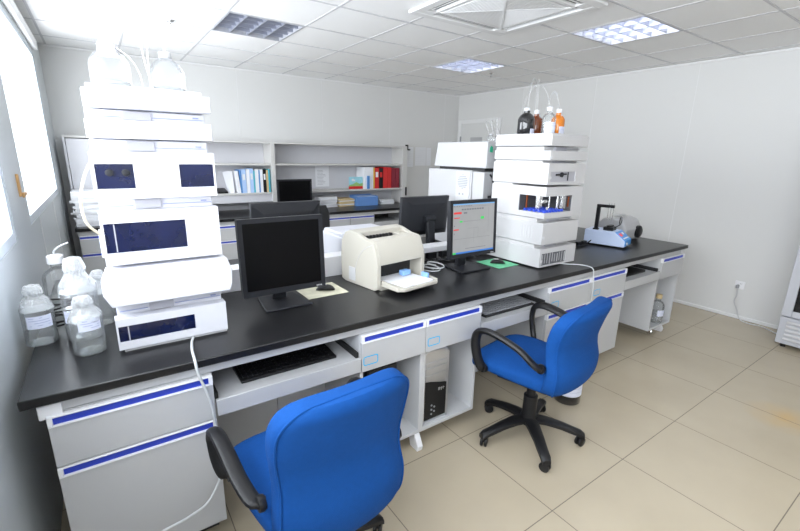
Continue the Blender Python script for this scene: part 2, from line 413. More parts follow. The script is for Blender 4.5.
def cab_box(name, label, x0, x1, closed=True, depth=.62, zb=.095):
    t = thing(name, label, 'cabinet', ((x0 + x1) / 2, CF, 0)); t.location = (0, 0, 0)
    bm = nb(); y1 = CF + depth
    box(bm, x0, x0 + .018, CF, y1, zb, .775); box(bm, x1 - .018, x1, CF, y1, zb, .775)
    box(bm, x0 + .018, x1 - .018, CF, y1, zb, zb + .02); box(bm, x0 + .018, x1 - .018, CF + .002, y1, .755, .775)
    box(bm, x0 + .018, x1 - .018, y1 - .012, y1, zb + .02, .755); box(bm, x0 + .018, x1 - .018, CF + .004, y1, .585, .60)
    obj('carcass', bm, 'cabin', t, bevel=.0015)
    return t
# steel rail frame below the top
rail = obj('bench_frame', (lambda b: (box(b, -.245, 4.285, CF + .004, CF + .03, .777, .816), box(b, -.245, 4.285, BBK - .05, BBK - .024, .777, .816),
        [box(b, x - .012, x + .012, CF + .03, BBK - .05, .777, .816) for x in (-.20, .9, 2.3, 3.3, 4.26)])[0] and b or b)(nb()), 'cab', bevel=.002)
tag(rail, 'light grey steel rail frame carrying the black worktop', 'frame')
obj('end_cap', box(nb(), -.262, -.20, CF - .010, CF + .035, .762, .812), 'hwhite', rail, bevel=.004)
obj('end_cap', box(nb(), 4.255, 4.298, CF - .010, CF + .035, .775, .812), 'instg', rail, bevel=.004)
t = cab_box('drawer_cabinet', 'grey drawer cabinet at the window end of the island bench', -.245, .25)
front(t, 'drawer', -.245, .25, .585, .775); front(t, 'door', -.245, .25, .10, .585)
t2 = cab_box('open_cabinet', 'open grey cabinet with sticker drawer beside the computer tower bay', .90, 1.285)
front(t2, 'drawer', .90, 1.285, .585, .775, (.950, .642)); foot(t2, 1.262)
t3 = cab_box('open_cabinet', 'open grey cabinet whose shelf holds the computer tower', 1.285, 1.69)
front(t3, 'drawer', 1.285, 1.69, .585, .775, (1.340, .642))
t4 = cab_box('drawer_cabinet', 'grey drawer cabinet right behind the second blue chair back', 2.31, 2.79)
front(t4, 'drawer', 2.31, 2.79, .585, .775, (2.385, .645)); front(t4, 'door', 2.31, 2.79, .10, .585)
t5 = cab_box('drawer_cabinet', 'grey drawer cabinet between second chair and far knee space', 2.79, 3.28)
for tt, xa, xb in ((t4, 2.31, 2.79), (t5, 2.79, 3.28)):
    obj('dark_base', box(nb(), xa + .02, xb - .02, CF + .12, CF + .58, 0, .0945), 'blackm', tt)  # added block, black to stand for the shadow gap under the cabinet
obj('dark_base', box(nb(), -.225, .23, CF + .08, CF + .58, 0, .0945), 'blackm', t)  # same added block, its black is the shade below the carcass
front(t5, 'drawer', 2.79, 3.28, .585, .775, (2.885, .645)); front(t5, 'door', 2.79, 3.28, .10, .585)
t6 = cab_box('open_cabinet', 'open grey cabinet at the far right end of the bench holding a glass bottle', 3.87, 4.285)
front(t6, 'drawer', 3.87, 4.285, .585, .775); foot(t6, 4.23, 1.66); obj('caster', (lambda b: (lathe(b, [(.02, -.012), (.026, -.008), (.026, .008), (.02, .012)], (4.05, 1.66, .027), 14, 'X'), tube(b, [(4.05, 1.66, .05), (4.05, 1.66, .094)], .012, 8), b)[-1])(nb()), 'chrome', t6)
for x0, x1, lb, px in ((.25, .90, 'keyboard tray and grey knee space panels beside the window end drawers', .62),
                       (1.69, 2.31, 'keyboard tray and knee space panels in front of second blue chair', 2.0),
                       (3.28, 3.87, 'keyboard tray and knee space panels nearest the right wall', 3.6)):
    t = thing('keyboard_tray', lb, 'keyboard tray', (0, 0, 0))
    obj('tray_front', box(nb(), x0 + .004, x1 - .004, CF - .018, CF, .592, .662), 'cab', t, bevel=.002)
    bm = nb(); box(bm, x0 + .004, x1 - .004, CF + .0005, CF + .34, .645, .655)
    obj('tray', bm, 'cabin', t)
    bm = nb(); box(bm, x0 + .002, x1 - .002, CF + .40, CF + .412, .66, .775); 
    bm2 = nb(); box(bm2, x0 + .003, px - .002, 2.0, 2.012, .03, .775); box(bm2, px + .002, x1 - .003, 2.0, 2.012, .03, .775)
    obj('knee_panel', bm2, 'cab', t); obj('tray_backstop', bm, 'blackm', t)
    for x in (x0 + .004, x1 - .016): obj('slide_rail', box(nb(), x, x + .012, CF + .005, CF + .38, .6555, .685), 'blackm', t)
# cabinets of the far side of the island
for i, (x0, x1) in enumerate(((-.2, .6), (1.4, 2.0), (2.6, 4.2))):
    lb = ('plain grey cabinet back under far side of the bench, window end', 'plain grey cabinet under far side of bench, middle', 'wide plain grey cabinet under far side of bench, right end')[i]
    t = thing('far_cabinet', lb, 'cabinet'); 
    obj('carcass', box(nb(), x0, x1, 2.42, 3.03, .06, .776), 'cab', t, bevel=.002)
    obj('dark_base', box(nb(), x0 + .02, x1 - .02, 2.45, 3.0, 0, .06), 'blackm', t)
# low service spine along the middle of the island
bm = nb(); box(bm, .42, 1.72, 2.325, 2.345, BH, .975); box(bm, .42, 1.72, 2.345, 2.42, .958, .975); box(bm, .42, 1.72, 2.42, 2.44, BH, .975)
sp = thing('service_spine', 'low white socket spine running along the middle of the worktop', 'socket spine')
obj('spine_board', bm, 'hwhite', sp, bevel=.003)
bm = nb(); box(bm, 1.72, 2.36, 2.31, 2.335, .915, .955); box(bm, 1.72, 2.36, 2.335, 2.43, .935, .955); box(bm, 1.72, 1.74, 2.31, 2.43, BH, .915); box(bm, 2.34, 2.36, 2.31, 2.43, BH, .915)
obj('spine_shelf', bm, 'hwhite', sp, bevel=.003)
for x in (1.80, 1.92, 2.04, 2.16, 2.28):
    obj('socket', box(nb(), x - .035, x + .035, 2.315, 2.36, .862, .908), 'black', sp, bevel=.004)
bm = nb()
p = []
for k in range(26):
    p.append((1.78 + .02 * k + .03 * math.sin(k * 2.1), 2.255 + .035 * math.cos(k * 1.7), .862 + .012 * abs(math.sin(k * 1.3))))
tube(bm, spline(p, 4), .006, 6)
o = obj('cable_tangle', bm, 'black', smooth=True); tag(o, 'black cable tangle below the socket shelf behind the printer', 'cables')

# ------------------------------------------------------------------ blue chairs
def slab_loft(bm, slices, n=28, ex=3.2):
    rings = []
    for c, ux, uy, a, b in slices:     # centre, axis vectors, half sizes
        ring = []
        for k in range(n):
            th = 2 * PI * k / n; ct, st = math.cos(th), math.sin(th)
            r = (abs(ct) ** ex + abs(st) ** ex) ** (-1 / ex)
            ring.append(bm.verts.new(Vector(c) + Vector(ux) * (a * r * ct) + Vector(uy) * (b * r * st)))
        rings.append(ring)
    for i in range(len(rings) - 1):
        for k in range(n): bm.faces.new((rings[i][k], rings[i][(k + 1) % n], rings[i + 1][(k + 1) % n], rings[i + 1][k]))
    bm.faces.new(rings[0][::-1]); bm.faces.new(rings[-1])
    return bm
def interp(tab, x):
    for (a, *va), (b, *vb) in zip(tab, tab[1:]):
        if a <= x <= b:
            t = (x - a) / (b - a); t = t * t * (3 - 2 * t) if False else t
            return [p + (q - p) * t for p, q in zip(va, vb)]
    return tab[-1][1:]
def chair(label, loc, rz, base_a, bw=1., zlo=0., zhi=0., adz=0.):
    t = thing('office_chair', label, 'chair', loc, rz, 'blue fabric office chairs at the bench')
    # backrest: z, y centre, half width, half thickness
    tab = spline([(.400, -.205, .175), (.420, -.218, .208), (.47, -.243, .230), (.55, -.250, .233), (.63, -.235, .223), (.70, -.232, .226), (.77, -.246, .235), (.84, -.264, .235), (.885, -.278, .218), (.912, -.286, .188), (.925, -.290, .150)], 4)
    sl = []; n = len(tab); remap = lambda z: z + zlo + (zhi - zlo) * (z - .40) / .525
    for i, p in enumerate(tab):
        z, y, w = p; w *= bw; e = min(1, (z - .387) / .045, (.936 - z) / .05); e = max(e, .10)
        th = .050 * math.sqrt(1 - (1 - e) ** 2) if e < 1 else .050
        sl.append(((0, y, remap(z)), (1, 0, 0), (0, 1, .12), w, max(th, .014)))
    bm = slab_loft(bm := nb(), sl, 44, 4.2)
    for v in bm.verts: v.co.y += .7 * v.co.x ** 2          # wraps round the sitter
    br = obj('backrest', bm, 'fabric', t, smooth=True)
    # piping seam on back edge
    def pth(z):
        e = max(min(1, (z - .387) / .045, (.936 - z) / .05), .10); return max(.050 * math.sqrt(1 - (1 - e) ** 2) if e < 1 else .050, .014)
    L = [(-p[2] * bw, p[1], p[0]) for p in tab]; Rr = [(p[2] * bw, p[1], p[0]) for p in tab][::-1]
    path = [Vector((x * .97, y + .7 * (x * .97) ** 2 - pth(z) * .66, remap(z) - .003)) for x, y, z in L[1:] + Rr[:-1]]
    obj('piping', tube(nb(), path + [path[0]], .0045, 6, caps=False), 'fabric', br, smooth=True)
    # seat
    st = spline([(-.235, .465, .15), (-.21, .468, .195), (-.15, .472, .226), (0, .476, .245), (.12, .478, .25), (.22, .472, .240), (.275, .460, .212), (.298, .448, .165)], 4)
    sl = []
    for y, z, w in st:
        e = min(1, (y + .25) / .05, (.313 - y) / .06); e = max(e, .15); th = .052 * math.sqrt(1 - (1 - e) ** 2) if e < 1 else .052
        sl.append(((0, y, z), (1, 0, 0), (0, 0, 1), w, max(th, .014)))
    se = obj('seat', slab_loft(nb(), sl, 36, 3.4), 'fabric', t, smooth=True)
    obj('seat_pan', prism(nb(), [(-.13, -.15), (.13, -.15), (.16, .14), (-.16, .14)], 'Z', .385, .42), 'black', t, bevel=.01)
    # bracket between seat and backrest
    bm = nb(); tube(bm, spline([(0, .0, .405), (0, -.10, .40), (0, -.19, .405), (0, -.215, .43)], 6), .014, 8, flat=(.5, 2.2)); obj('back_bracket', bm, 'black', t, smooth=True)
    for s in (-1, 1):
        pts = spline([(.232 * s, -.165, .595), (.262 * s, -.148, .605), (.276 * s, -.06, .660), (.280 * s, .05, .692), (.281 * s, .135, .700), (.281 * s, .185, .678), (.280 * s, .20, .62), (.276 * s, .185, .54), (.264 * s, .165, .487), (.242 * s, .158, .475)], 6)
        pts = [Vector((p.x * max(1, bw), p.y, p.z + adz * max(0, min(1, (p.z - .6) / .06)))) for p in pts]
        rr = [.018 if i < 5 or i > len(pts) - 6 else .0225 for i in range(len(pts))]
        bm = nb(); tube(bm, pts, rr, 10, flat=(.78, 1.2))
        lathe(bm, [(.024, 0), (.026, .010), (.022, .018)], (.242 * s * max(1, bw) if s > 0 else .242 * s * max(1, bw) - .018, .158, .475), 14, 'X')
        lathe(bm, [(.024, 0), (.026, .012), (.022, .022)], (.234 * s * max(1, bw) if s > 0 else .234 * s * max(1, bw) - .022, -.165, .597), 14, 'X')
        obj('armrest', bm, 'black', t, smooth=True)
    obj('gas_column', lathe(nb(), [(.050, .095), (.050, .13), (.040, .16), (.040, .27), (.026, .275), (.026, .39)], seg=20), 'black', t, smooth=True)
    for k in range(5):
        a = base_a - rz + k * 2 * PI / 5; ca, sa = math.cos(a), math.sin(a)
        prof = [(.03, .128, .040), (.10, .126, .035), (.18, .112, .030), (.25, .092, .027), (.29, .082, .026), (.312, .066, .022)]
        bm = nb(); pr = []
        for r, z, w in prof:
            pr.append([bm.verts.new((r * ca - u * w * sa, r * sa + u * w * ca, z + dz)) for u, dz in ((-1, -.016), (-1, .002), (-.55, .012), (.55, .012), (1, .002), (1, -.016))])
        for i in range(len(pr) - 1):
            for q in range(6): bm.faces.new((pr[i][q], pr[i][(q + 1) % 6], pr[i + 1][(q + 1) % 6], pr[i + 1][q]))
        bm.faces.new(pr[0]); bm.faces.new(pr[-1][::-1])
        lg = obj('base_leg', bm, 'black', t, smooth=True)
        bm = nb(); cx, cy = .292 * ca, .292 * sa; b = a + .8
        for s in (-1, 1):
            tmp = nb(); lathe(tmp, [(.020, -.007), (.027, -.005), (.028, .0), (.027, .005), (.020, .007)], (0, 0, 0), 16, 'X')
            me = bpy.data.meshes.new('t'); tmp.transform(Matrix.Translation((cx - s * .012 * math.sin(b), cy + s * .012 * math.cos(b), .028)) @ Matrix.Rotation(b + PI / 2, 4, 'Z')); tmp.to_mesh(me); tmp.free(); bm.from_mesh(me); bpy.data.meshes.remove(me)
        tube(bm, [(cx, cy, .03), (cx, cy, .070)], .010, 8)
        obj('caster', bm, 'black', lg, smooth=True)
    return t
chair('blue fabric office chair nearest the camera, cut by the lower edge of the view', (.498, 1.24, 0), math.radians(3), math.radians(3), bw=.98, zhi=.022, adz=-.032)
chair('blue fabric office chair farther along the bench, fully visible on five casters', (1.877, 1.33, 0), math.radians(9), math.radians(21), bw=1.07, zlo=.035, zhi=-.028, adz=.008)

# ------------------------------------------------------------------ HPLC modules
def cover_with_windows(bm, x0, x1, z0, z1, y0, y1, wins):
    """front plate with rectangular openings; wins sorted by x"""
    xs = [x0]
    for wx0, wx1, wz0, wz1 in wins:
        if wx0 > xs[-1] + 1e-4: box(bm, xs[-1], wx0, y0, y1, z0, z1)
        box(bm, wx0, wx1, y0, y1, z0, wz0); box(bm, wx0, wx1, y0, y1, wz1, z1); xs.append(wx1)
    if x1 > xs[-1] + 1e-4: box(bm, xs[-1], x1, y0, y1, z0, z1)
def module(label, x0, x1, z0, zc0, zc1, z1, wins=(), bulge=0., yf=1.79):
    t = thing('instrument_module', label, 'lab instrument', (0, 0, 0), 0, 'modules of the left instrument stack')
    yb = 2.22; hx0, hx1 = -.018, .358
    bm = nb(); box(bm, hx0, hx1, yf + .055, yb, z0 + .002, z1 - .001)
    obj('housing', bm, 'inst', t, bevel=.004)
    bm = nb()
    if bulge:
        prism(bm, [(x0 + .022, zc0), (x1 - .012, zc0), (x1, zc0 + .035), (x1, zc1 - .05), (x1 - .015, zc1), (x0 + .02, zc1), (x0, zc1 - .045), (x0, zc0 + .05)], 'Y', yf - .02, yf + .052)
    else: cover_with_windows(bm, x0, x1, zc0, zc1, yf, yf + .052, [w for w in wins])
    cv = obj('front_cover', bm, 'inst', t, bevel=.004 if not wins else 0)
    for wx0, wx1, wz0, wz1 in wins:
        bm = nb(); box(bm, wx0 + .001, wx1 - .001, yf + .004, yf + .007, wz0 + .001, wz1 - .001); w = obj('window', bm, 'win', t)
        if wx1 - wx0 < .2 and wx0 < 0:
            for q in (.35, .78):
                obj('knob', lathe(nb(), [(.012, 0), (.012, -.006), (.006, -.007)], (wx0 + (wx1 - wx0) * q, yf + .004, wz0 + .055), 14, 'Y'), 'bezel', w)
        elif wx0 < 0:
            bm = nb(); box(bm, wx0 + .03, wx0 + .034, yf + .002, yf + .004, wz0 + .003, wz1 - .003); obj('window_rib', bm, 'instd', w)
    # recessed slot above cover: dark centre and lip lines
    if z1 - zc1 > .02:
        bm = nb(); box(bm, .09, .175, yf + .045, yf + .0545, zc1 + .004, z1 - .006); obj('recess_panel', bm, 'instd', t)
        bm = nb(); box(bm, hx0 + .01, .085, yf + .050, yf + .0545, zc1 + .012, zc1 + .014); obj('recess_line', bm, 'ink', t)
        obj('recess_line', box(nb(), .18, hx1 - .005, yf + .050, yf + .0545, zc1 + .014, zc1 + .016), 'ink', t)
        obj('status_mark', box(nb(), .315, .335, yf + .048, yf + .0545, zc1 + .020, zc1 + .024), 'ink', t)
    # rear label column on left flank
    bm = nb()
    for k in range(3):
        zz = z0 + (z1 - z0) * (.3 + .18 * k); box(bm, hx0 - .0015, hx0, yf + .10, yf + .16, zz, zz + .012)
    obj('side_label', bm, 'ink', t)
    return t
module('bottom white module of left stack with a long dark window, standing on the worktop', -.028, .362, .855, .862, .985, 1.035, [(-.022, .24, .893, .955)])
t = module('wide bulging white module second from bottom of left stack', -.05, .395, 1.035, 1.038, 1.178, 1.19, (), .04)
module('tall white module with wide dark blue window in middle of left stack', -.026, .366, 1.19, 1.192, 1.385, 1.425, [(-.018, .244, 1.236, 1.343)])
module('white module with two separate dark blue windows, upper left stack', -.026, .368, 1.425, 1.428, 1.59, 1.632, [(-.016, .098, 1.464, 1.549), (.243, .362, 1.464, 1.549)])
module('thin white windowless module second from top of left stack', -.022, .371, 1.632, 1.634, 1.695, 1.732)
bm = nb(); box(bm, -.012, .36, 1.80, 2.20, .85, .8565)
o = obj('foot_plate', bm, 'instg', None); tag(o, 'thin grey foot plate between worktop and the lowest left module', 'plate')
# solvent tray on top
t = thing('solvent_tray', 'white solvent tray topping the left instrument stack', 'tray', (0, 0, 0))
bm = nb(); box(bm, -.018, .373, 1.79, 1.83, 1.734, 1.792); box(bm, -.018, .358, 1.83, 2.21, 1.734, 1.79)
obj('tray_body', bm, 'inst', t, bevel=.004)
bm = nb(); box(bm, -.005, .355, 1.84, 1.852, 1.79, 1.812); box(bm, -.005, .355, 2.19, 2.202, 1.79, 1.812); box(bm, -.005, .007, 1.852, 2.19, 1.79, 1.812); box(bm, .343, .355, 1.852, 2.19, 1.79, 1.812)
obj('tray_rim', bm, 'inst', t, bevel=.003)

# right stack: modules with deep covers, left flank visible
def module2(label, z0, z1, gap, win=None, corner=None, side=None):
    t = thing('instrument_module', label, 'lab instrument', (0, 0, 0), 0, 'modules of the right instrument stack')
    x0, x1, yf, yb = 2.39, 2.80, 1.745, 2.225
    bm = nb(); box(bm, x0 + .008, x1 - .02, (yf if not corner else 1.98) + .06, yb - .005, z0, z1 + gap - .001)
    obj('housing', bm, 'inst2', t, bevel=.003)
    bm = nb()
    if corner:
        cx, cy, cz0, cz1 = corner
        box(bm, x0, x1, yf, yb, z0 + .003, cz0); box(bm, x0, x1, yf, yb, cz1, z1)
        box(bm, cx, x1, yf, cy, cz0, cz1); box(bm, x0, x1, cy, yb, cz0, cz1)
        obj('front_cover', bm, 'inst2', t)
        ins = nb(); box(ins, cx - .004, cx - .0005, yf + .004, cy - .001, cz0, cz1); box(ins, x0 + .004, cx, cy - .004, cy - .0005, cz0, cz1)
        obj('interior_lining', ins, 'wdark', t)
        bm = nb()
        for k in range(7):
            for q in range(5):
                lathe(bm, [(.011, 0), (.011, .016)], (x0 + .025 + .032 * k, yf + .022 + q * .04, cz0 + .0005), 8)
        v = obj('vial_rack', bm, 'vial', t); v['kind'] = 'stuff'
        bm = nb()
        box(bm, x0 + .07, x0 + .10, yf + .10, yf + .13, cz0 + .02, cz1 - .001); box(bm, x0 + .10, x0 + .20, yf + .09, yf + .12, cz0 + .055, cz0 + .075)
        tube(bm, [(x0 + .15, yf + .08, cz0 + .02), (x0 + .15, yf + .08, cz1 - .002)], .006, 8); tube(bm, [(x0 + .20, yf + .05, cz0 + .02), (x0 + .20, yf + .05, cz1 - .002)], .009, 8)
        box(bm, x0 + .225, x0 + .255, yf + .02, yf + .05, cz0 + .02, cz1 - .001)
        obj('sampler_arm', bm, 'chrome', t)
        bm = nb(); box(bm, x0 + .025, x0 + .033, yf + .17, yf + .18, cz0 + .02, cz1 - .002); box(bm, x0 + .27, x0 + .28, yf + .012, yf + .02, cz0 + .03, cz1 - .01); obj('brown_strip', bm, 'amberd', t)
    elif win:
        wx0, wx1, wz0, wz1 = win
        cover_with_windows(bm, x0, x1, z0 + .003, z1, yf, yf + .07, [win]); box(bm, x0, x0 + .008, yf + .07, yb, z0 + .003, z1); box(bm, x0 + .008, x1, yf + .07, yb, z1 - .006, z1)
        obj('front_cover', bm, 'inst2', t)
        w = obj('window', box(nb(), wx0, wx1, yf + .006, yf + .01, wz0, wz1), 'wdark' if z0 < 1 else 'instd', t)
        bm = nb()
        if z0 < 1:
            for k in range(10):
                x = wx0 + .012 + k * (wx1 - wx0 - .03) / 9
                box(bm, x, x + random.uniform(.004, .013), yf + .004, yf + .006, wz0 + random.uniform(.002, .02), wz1 - random.uniform(.002, .015))
            obj('window_detail', bm, 'gdome', w)
        else:
            zc = (wz0 + wz1) / 2 + .012
            tube(bm, [(wx0 + .06, yf + .002, zc), (wx0 + .17, yf + .002, zc + .004)], .006, 8); lathe(bm, [(.016, .006), (.016, -.004)], (wx0 + .12, yf, zc), 14, 'Y'); box(bm, wx0 + .19, wx0 + .20, yf + .003, yf + .006, wz0 + .004, wz1 - .004)
            obj('window_detail', bm, 'bezel', w)
    else:
        box(bm, x0, x1, yf, yb, z0 + .003, z1); obj('front_cover', bm, 'inst2', t, bevel=.004)
    if gap > .012:
        bm = nb(); box(bm, 2.50, 2.62, yf + .045, yf + .059, z1 + .001, z1 + gap - .002); obj('recess_panel', bm, 'instd', t)
        bm = nb(); box(bm, 2.62, 2.78, yf + .052, yf + .059, z1 + gap * .4, z1 + gap * .55); obj('recess_line', bm, 'inkg', t)
    if side:
        bm = nb()
        for k in range(5): box(bm, x0 - .002, x0, 1.83 + k * .022, 1.838 + k * .022, z0 + .04, z0 + .125)
        obj('side_vents', bm, 'instg', t)
    lathe_b = nb(); lathe(lathe_b, [(.010, 0), (.010, -.004)], (x0 + .02, yf, z0 + (z1 - z0) * .35), 14, 'Y'); obj('badge', lathe_b, 'instg', t)
    return t
module2('lowest off-white module of right stack with grey slotted window', .858, .99, .025, (2.412, 2.69, .872, .956))
module2('windowless off-white module of right stack with ribbed vents on its flank', 1.015, 1.168, .028, None, None, True)
module2('autosampler with open corner showing rows of blue vials', 1.196, 1.408, .012, None, (2.685, 1.965, 1.236, 1.347))
module2('off-white module of right stack with a short dark window, above the autosampler', 1.42, 1.562, .014, (2.415, 2.69, 1.443, 1.508))
module2('thin off-white windowless module second from top of right stack', 1.576, 1.642, .026)
t = thing('solvent_tray', 'off-white solvent tray topping the right instrument stack under the bottles', 'tray')
bm = nb(); box(bm, 2.39, 2.80, 1.745, 2.225, 1.671, 1.738); obj('tray_body', bm, 'inst2', t, bevel=.004)
bm = nb(); box(bm, 2.395, 2.78, 1.752, 1.764, 1.738, 1.750); box(bm, 2.395, 2.407, 1.764, 2.22, 1.738, 1.750); box(bm, 2.768, 2.78, 1.764, 2.22, 1.738, 1.750); obj('tray_rim', bm, 'inst2', t)
bm = nb(); box(bm, 2.43, 2.76, 1.77, 2.2, BH, .8575)
o = obj('foot_plate', bm, 'instg'); tag(o, 'grey foot plate under the right instrument stack', 'plate')

# gas chromatograph boxes behind
t = thing('gas_analyzer', 'large white box instrument with round fan grille behind the lit monitor', 'lab instrument')
bm = nb(); box(bm, 2.40, 3.02, 2.46, 3.00, .86, 1.487); obj('housing', bm, 'instgc', t, bevel=.006)
bm = nb(); box(bm, 2.41, 3.01, 2.335, 2.458, .87, 1.48); obj('rear_section', bm, 'instgc', t, bevel=.006)
bm = nb(); box(bm, 2.394, 2.3995, 2.475, 2.63, .95, 1.478); p = obj('vent_panel', bm, 'instg', t, bevel=.001)
bm = nb()
for k in range(9):
    q = -1 + 2 * k / 8; w = .058 * math.sqrt(max(.02, 1 - q * q)); box(bm, 2.391, 2.3945, 2.552 - w, 2.552 + w, 1.395 + q * .055 - .0035, 1.395 + q * .055 + .0035)
obj('fan_grille', bm, 'inkg', p)
bm = nb(); box(bm, 2.391, 2.3945, 2.575, 2.59, 1.29, 1.305); box(bm, 2.391, 2.3945, 2.535, 2.55, 1.29, 1.305); box(bm, 2.391, 2.3945, 2.49, 2.60, 1.23, 1.234); obj('jack', bm, 'inkg', p)
bm = nb(); box(bm, 2.46, 2.50, 2.325, 2.3345, 1.23, 1.30); obj('power_socket', bm, 'black', t, bevel=.006)
bm = nb(); tube(bm, spline([(2.47, 2.33, 1.26), (2.45, 2.28, 1.32), (2.45, 2.28, 1.42), (2.47, 2.33, 1.46)], 6), .006, 6); tube(bm, spline([(2.44, 2.33, 1.22), (2.43, 2.27, 1.15), (2.44, 2.28, 1.0), (2.46, 2.33, .9)], 6), .007, 6); obj('power_cord', bm, 'black', t, smooth=True)
bm = nb(); box(bm, 2.44, 2.48, 2.5, 2.95, BH, .861); box(bm, 2.9, 2.96, 2.5, 2.95, BH, .861); obj('foot', bm, 'blackm', t)
t = thing('detector_box', 'white box instrument lying on top of the large fan grille instrument', 'lab instrument')
bm = nb(); prism(bm, [(2.31, 1.508), (2.93, 1.508), (2.89, 1.705), (2.31, 1.705)], 'X', 2.40, 2.86); obj('housing', bm, 'instgc', t, bevel=.006)
bm = nb(); box(bm, 2.44, 2.82, 2.36, 2.9, 1.4875, 1.508); obj('foot_rail', bm, 'blackm', t)
obj('green_badge', prism(nb(), [(2.425, 1.63), (2.455, 1.625), (2.455, 1.665), (2.44, 1.675), (2.425, 1.66)], 'Y', 2.306, 2.3098), 'lgreen', t)
for i, (x, y) in enumerate(((2.46, 2.40), (2.55, 2.44))):
    pass

# ------------------------------------------------------------------ bottles
def bottle(label, x, y, z, r=.05, h=.19, body='glass', cap='foil', liquid=None, lab=None, group=None, neck=None, capr=None, foil=False, small=False):
    t = thing('glass_bottle', label, 'bottle', (x, y, z), 0, group)
    nr = neck or r * .36; sh = h * .66
    prof = [(r * .93, 0), (r, .006), (r, sh - r * .25), (r * .93, sh), (r * .72, sh + r * .30), (nr, sh + r * .55), (nr, h * .90)]
    obj('bottle_body', lathe(nb(), prof, seg=28), body, t, smooth=True)
    if liquid: obj('liquid', lathe(nb(), [(r * .90, .004), (r * .955, .008), (r * .955, liquid), (r * .94, liquid + .001)], seg=28), 'liquid', t, smooth=True)
    cr = capr or nr * 1.25
    if foil:
        random.seed(int(x * 1000) + 5)
        bm = nb(); lathe(bm, [(cr * 1.5, h * .74), (cr * 1.15, h * .80), (cr * 1.05, h * .88), (cr * 1.12, h * .94), (cr * .9, h), (cr * .3, h * 1.02)] if small else [(r * 1.02, h * .60), (r * .95, h * .69), (r * .78, h * .76), (cr * 1.2, h * .83), (cr * 1.35, h * .88), (cr * 1.3, h * .94), (cr * 1.05, h * 1.0), (cr * .35, h * 1.02)], seg=18, wob=.09)
        obj('wrap_cap', bm, cap, t)
    else:
        bm = nb(); lathe(bm, [(cr, h * .86), (cr, h * .985), (cr * .85, h)], seg=20); obj('cap', bm, cap, t, smooth=True)
    if lab:
        a0, a1, z0, z1 = lab; bm = nb(); n = 10; lo = []; hi = []
        for k in range(n + 1):
            a = math.radians(a0 + (a1 - a0) * k / n); lo.append(bm.verts.new(((r + .0015) * math.cos(a), (r + .0015) * math.sin(a), z0))); hi.append(bm.verts.new(((r + .0015) * math.cos(a), (r + .0015) * math.sin(a), z1)))
        for k in range(n): bm.faces.new((lo[k], lo[k + 1], hi[k + 1], hi[k]))
        lb = obj('paper_label', bm, 'labelp', t)
        bm = nb()
        for q in range(4):
            zz = z1 - (z1 - z0) * (q + .8) / 5; prev = None
            for k in range(1, n):
                if random.random() < .2: prev = None; continue
                a = math.radians(a0 + (a1 - a0) * k / n); p = ((r + .0022) * math.cos(a), (r + .0022) * math.sin(a))
                v = (bm.verts.new((*p, zz)), bm.verts.new((*p, zz + .0016)))
                if prev: bm.faces.new((prev[0], v[0], v[1], prev[1]))
                prev = v
        obj('label_writing', bm, 'ink', lb)
    return t
GL = 'wrapped glass bottles at the window end'
bottle('wide clear glass bottle with label pressed against the window wall', -.275, 2.07, BH, .052, .235, foil=True, liquid=.055, lab=(-125, -35, .075, .125), group=GL, cap='glassf')
bottle('labelled glass bottle in front of the others, nearest the left stack', -.118, 1.875, BH, .053, .22, foil=True, liquid=.075, lab=(-115, -35, .10, .145), group=GL, cap='glassf')
bottle('tall wrapped glass bottle standing between the front bottle and the window', -.135, 2.05, BH, .062, .33, foil=True, liquid=.10, lab=(-150, -90, .08, .13), group=GL, cap='glassf')
bottle('glass bottle with a white tube sticking out, rearmost by the window wall', -.225, 2.46, BH, .062, .27, foil=False, cap='foil', liquid=.07, group=GL, capr=.032)
bottle('yellowish glass bottle half hidden behind the left instrument stack', -.07, 2.175, BH, .042, .24, foil=True, liquid=.05, group=GL, cap='glassf')
o = obj('tubing', tube(nb(), spline([(-.225, 2.46, BH + .265), (-.222, 2.455, BH + .29), (-.20, 2.45, BH + .31), (-.165, 2.45, BH + .325)], 6), .004, 6), 'cable', smooth=True)
tag(o, 'short white tube poking out of the rearmost window bottle', 'tube')
bm = nb(); pts = []
for k in range(60):
    a = k * .55; pts.append((-.205 + .05 * math.cos(a), 2.20 + .05 * math.sin(a) + 0, .858 + .0022 * k + .006 * math.sin(k * .9)))
tube(bm, pts, .004, 6); o = obj('cable_coil', bm, 'black', smooth=True); tag(o, 'coil of black cable among the window bottles', 'cable')
# on top of left stack
TG = 'clear bottles on top of the left stack'
bottle('foil wrapped glass bottle at left on top of left instrument stack',   .078, 1.97, 1.7905, .064, .18, foil=True, small=True, cap='foil', liquid=.045, group=TG, capr=.027)
bottle('clear glass bottle with grey cap at right on top of left instrument stack', .262, 1.97, 1.7905, .062, .170, cap='instg', liquid=.04, group=TG, capr=.022)
for pts, lb in (([(.10, 1.96, 1.955), (.14, 1.93, 1.92), (.165, 1.90, 1.86), (.165, 1.86, 1.795)], 'clear tube bending down from the left foil wrapped top bottle'),
                ([(.262, 1.96, 1.962), (.235, 1.92, 2.10), (.20, 1.88, 2.02), (.19, 1.87, 1.795)], 'clear tube arching down from the right top bottle'),
                ([(.20, 1.86, 1.795), (.175, 1.85, 1.94), (.20, 1.90, 2.0), (.262, 1.96, 2.0)], 'clear tube kinked between tray and right top bottle')):
    o = obj('tubing', tube(nb(), spline(pts, 8), .0022, 6), 'tubing', smooth=True); tag(o, lb, 'tube', 'clear tubes on the left stack')
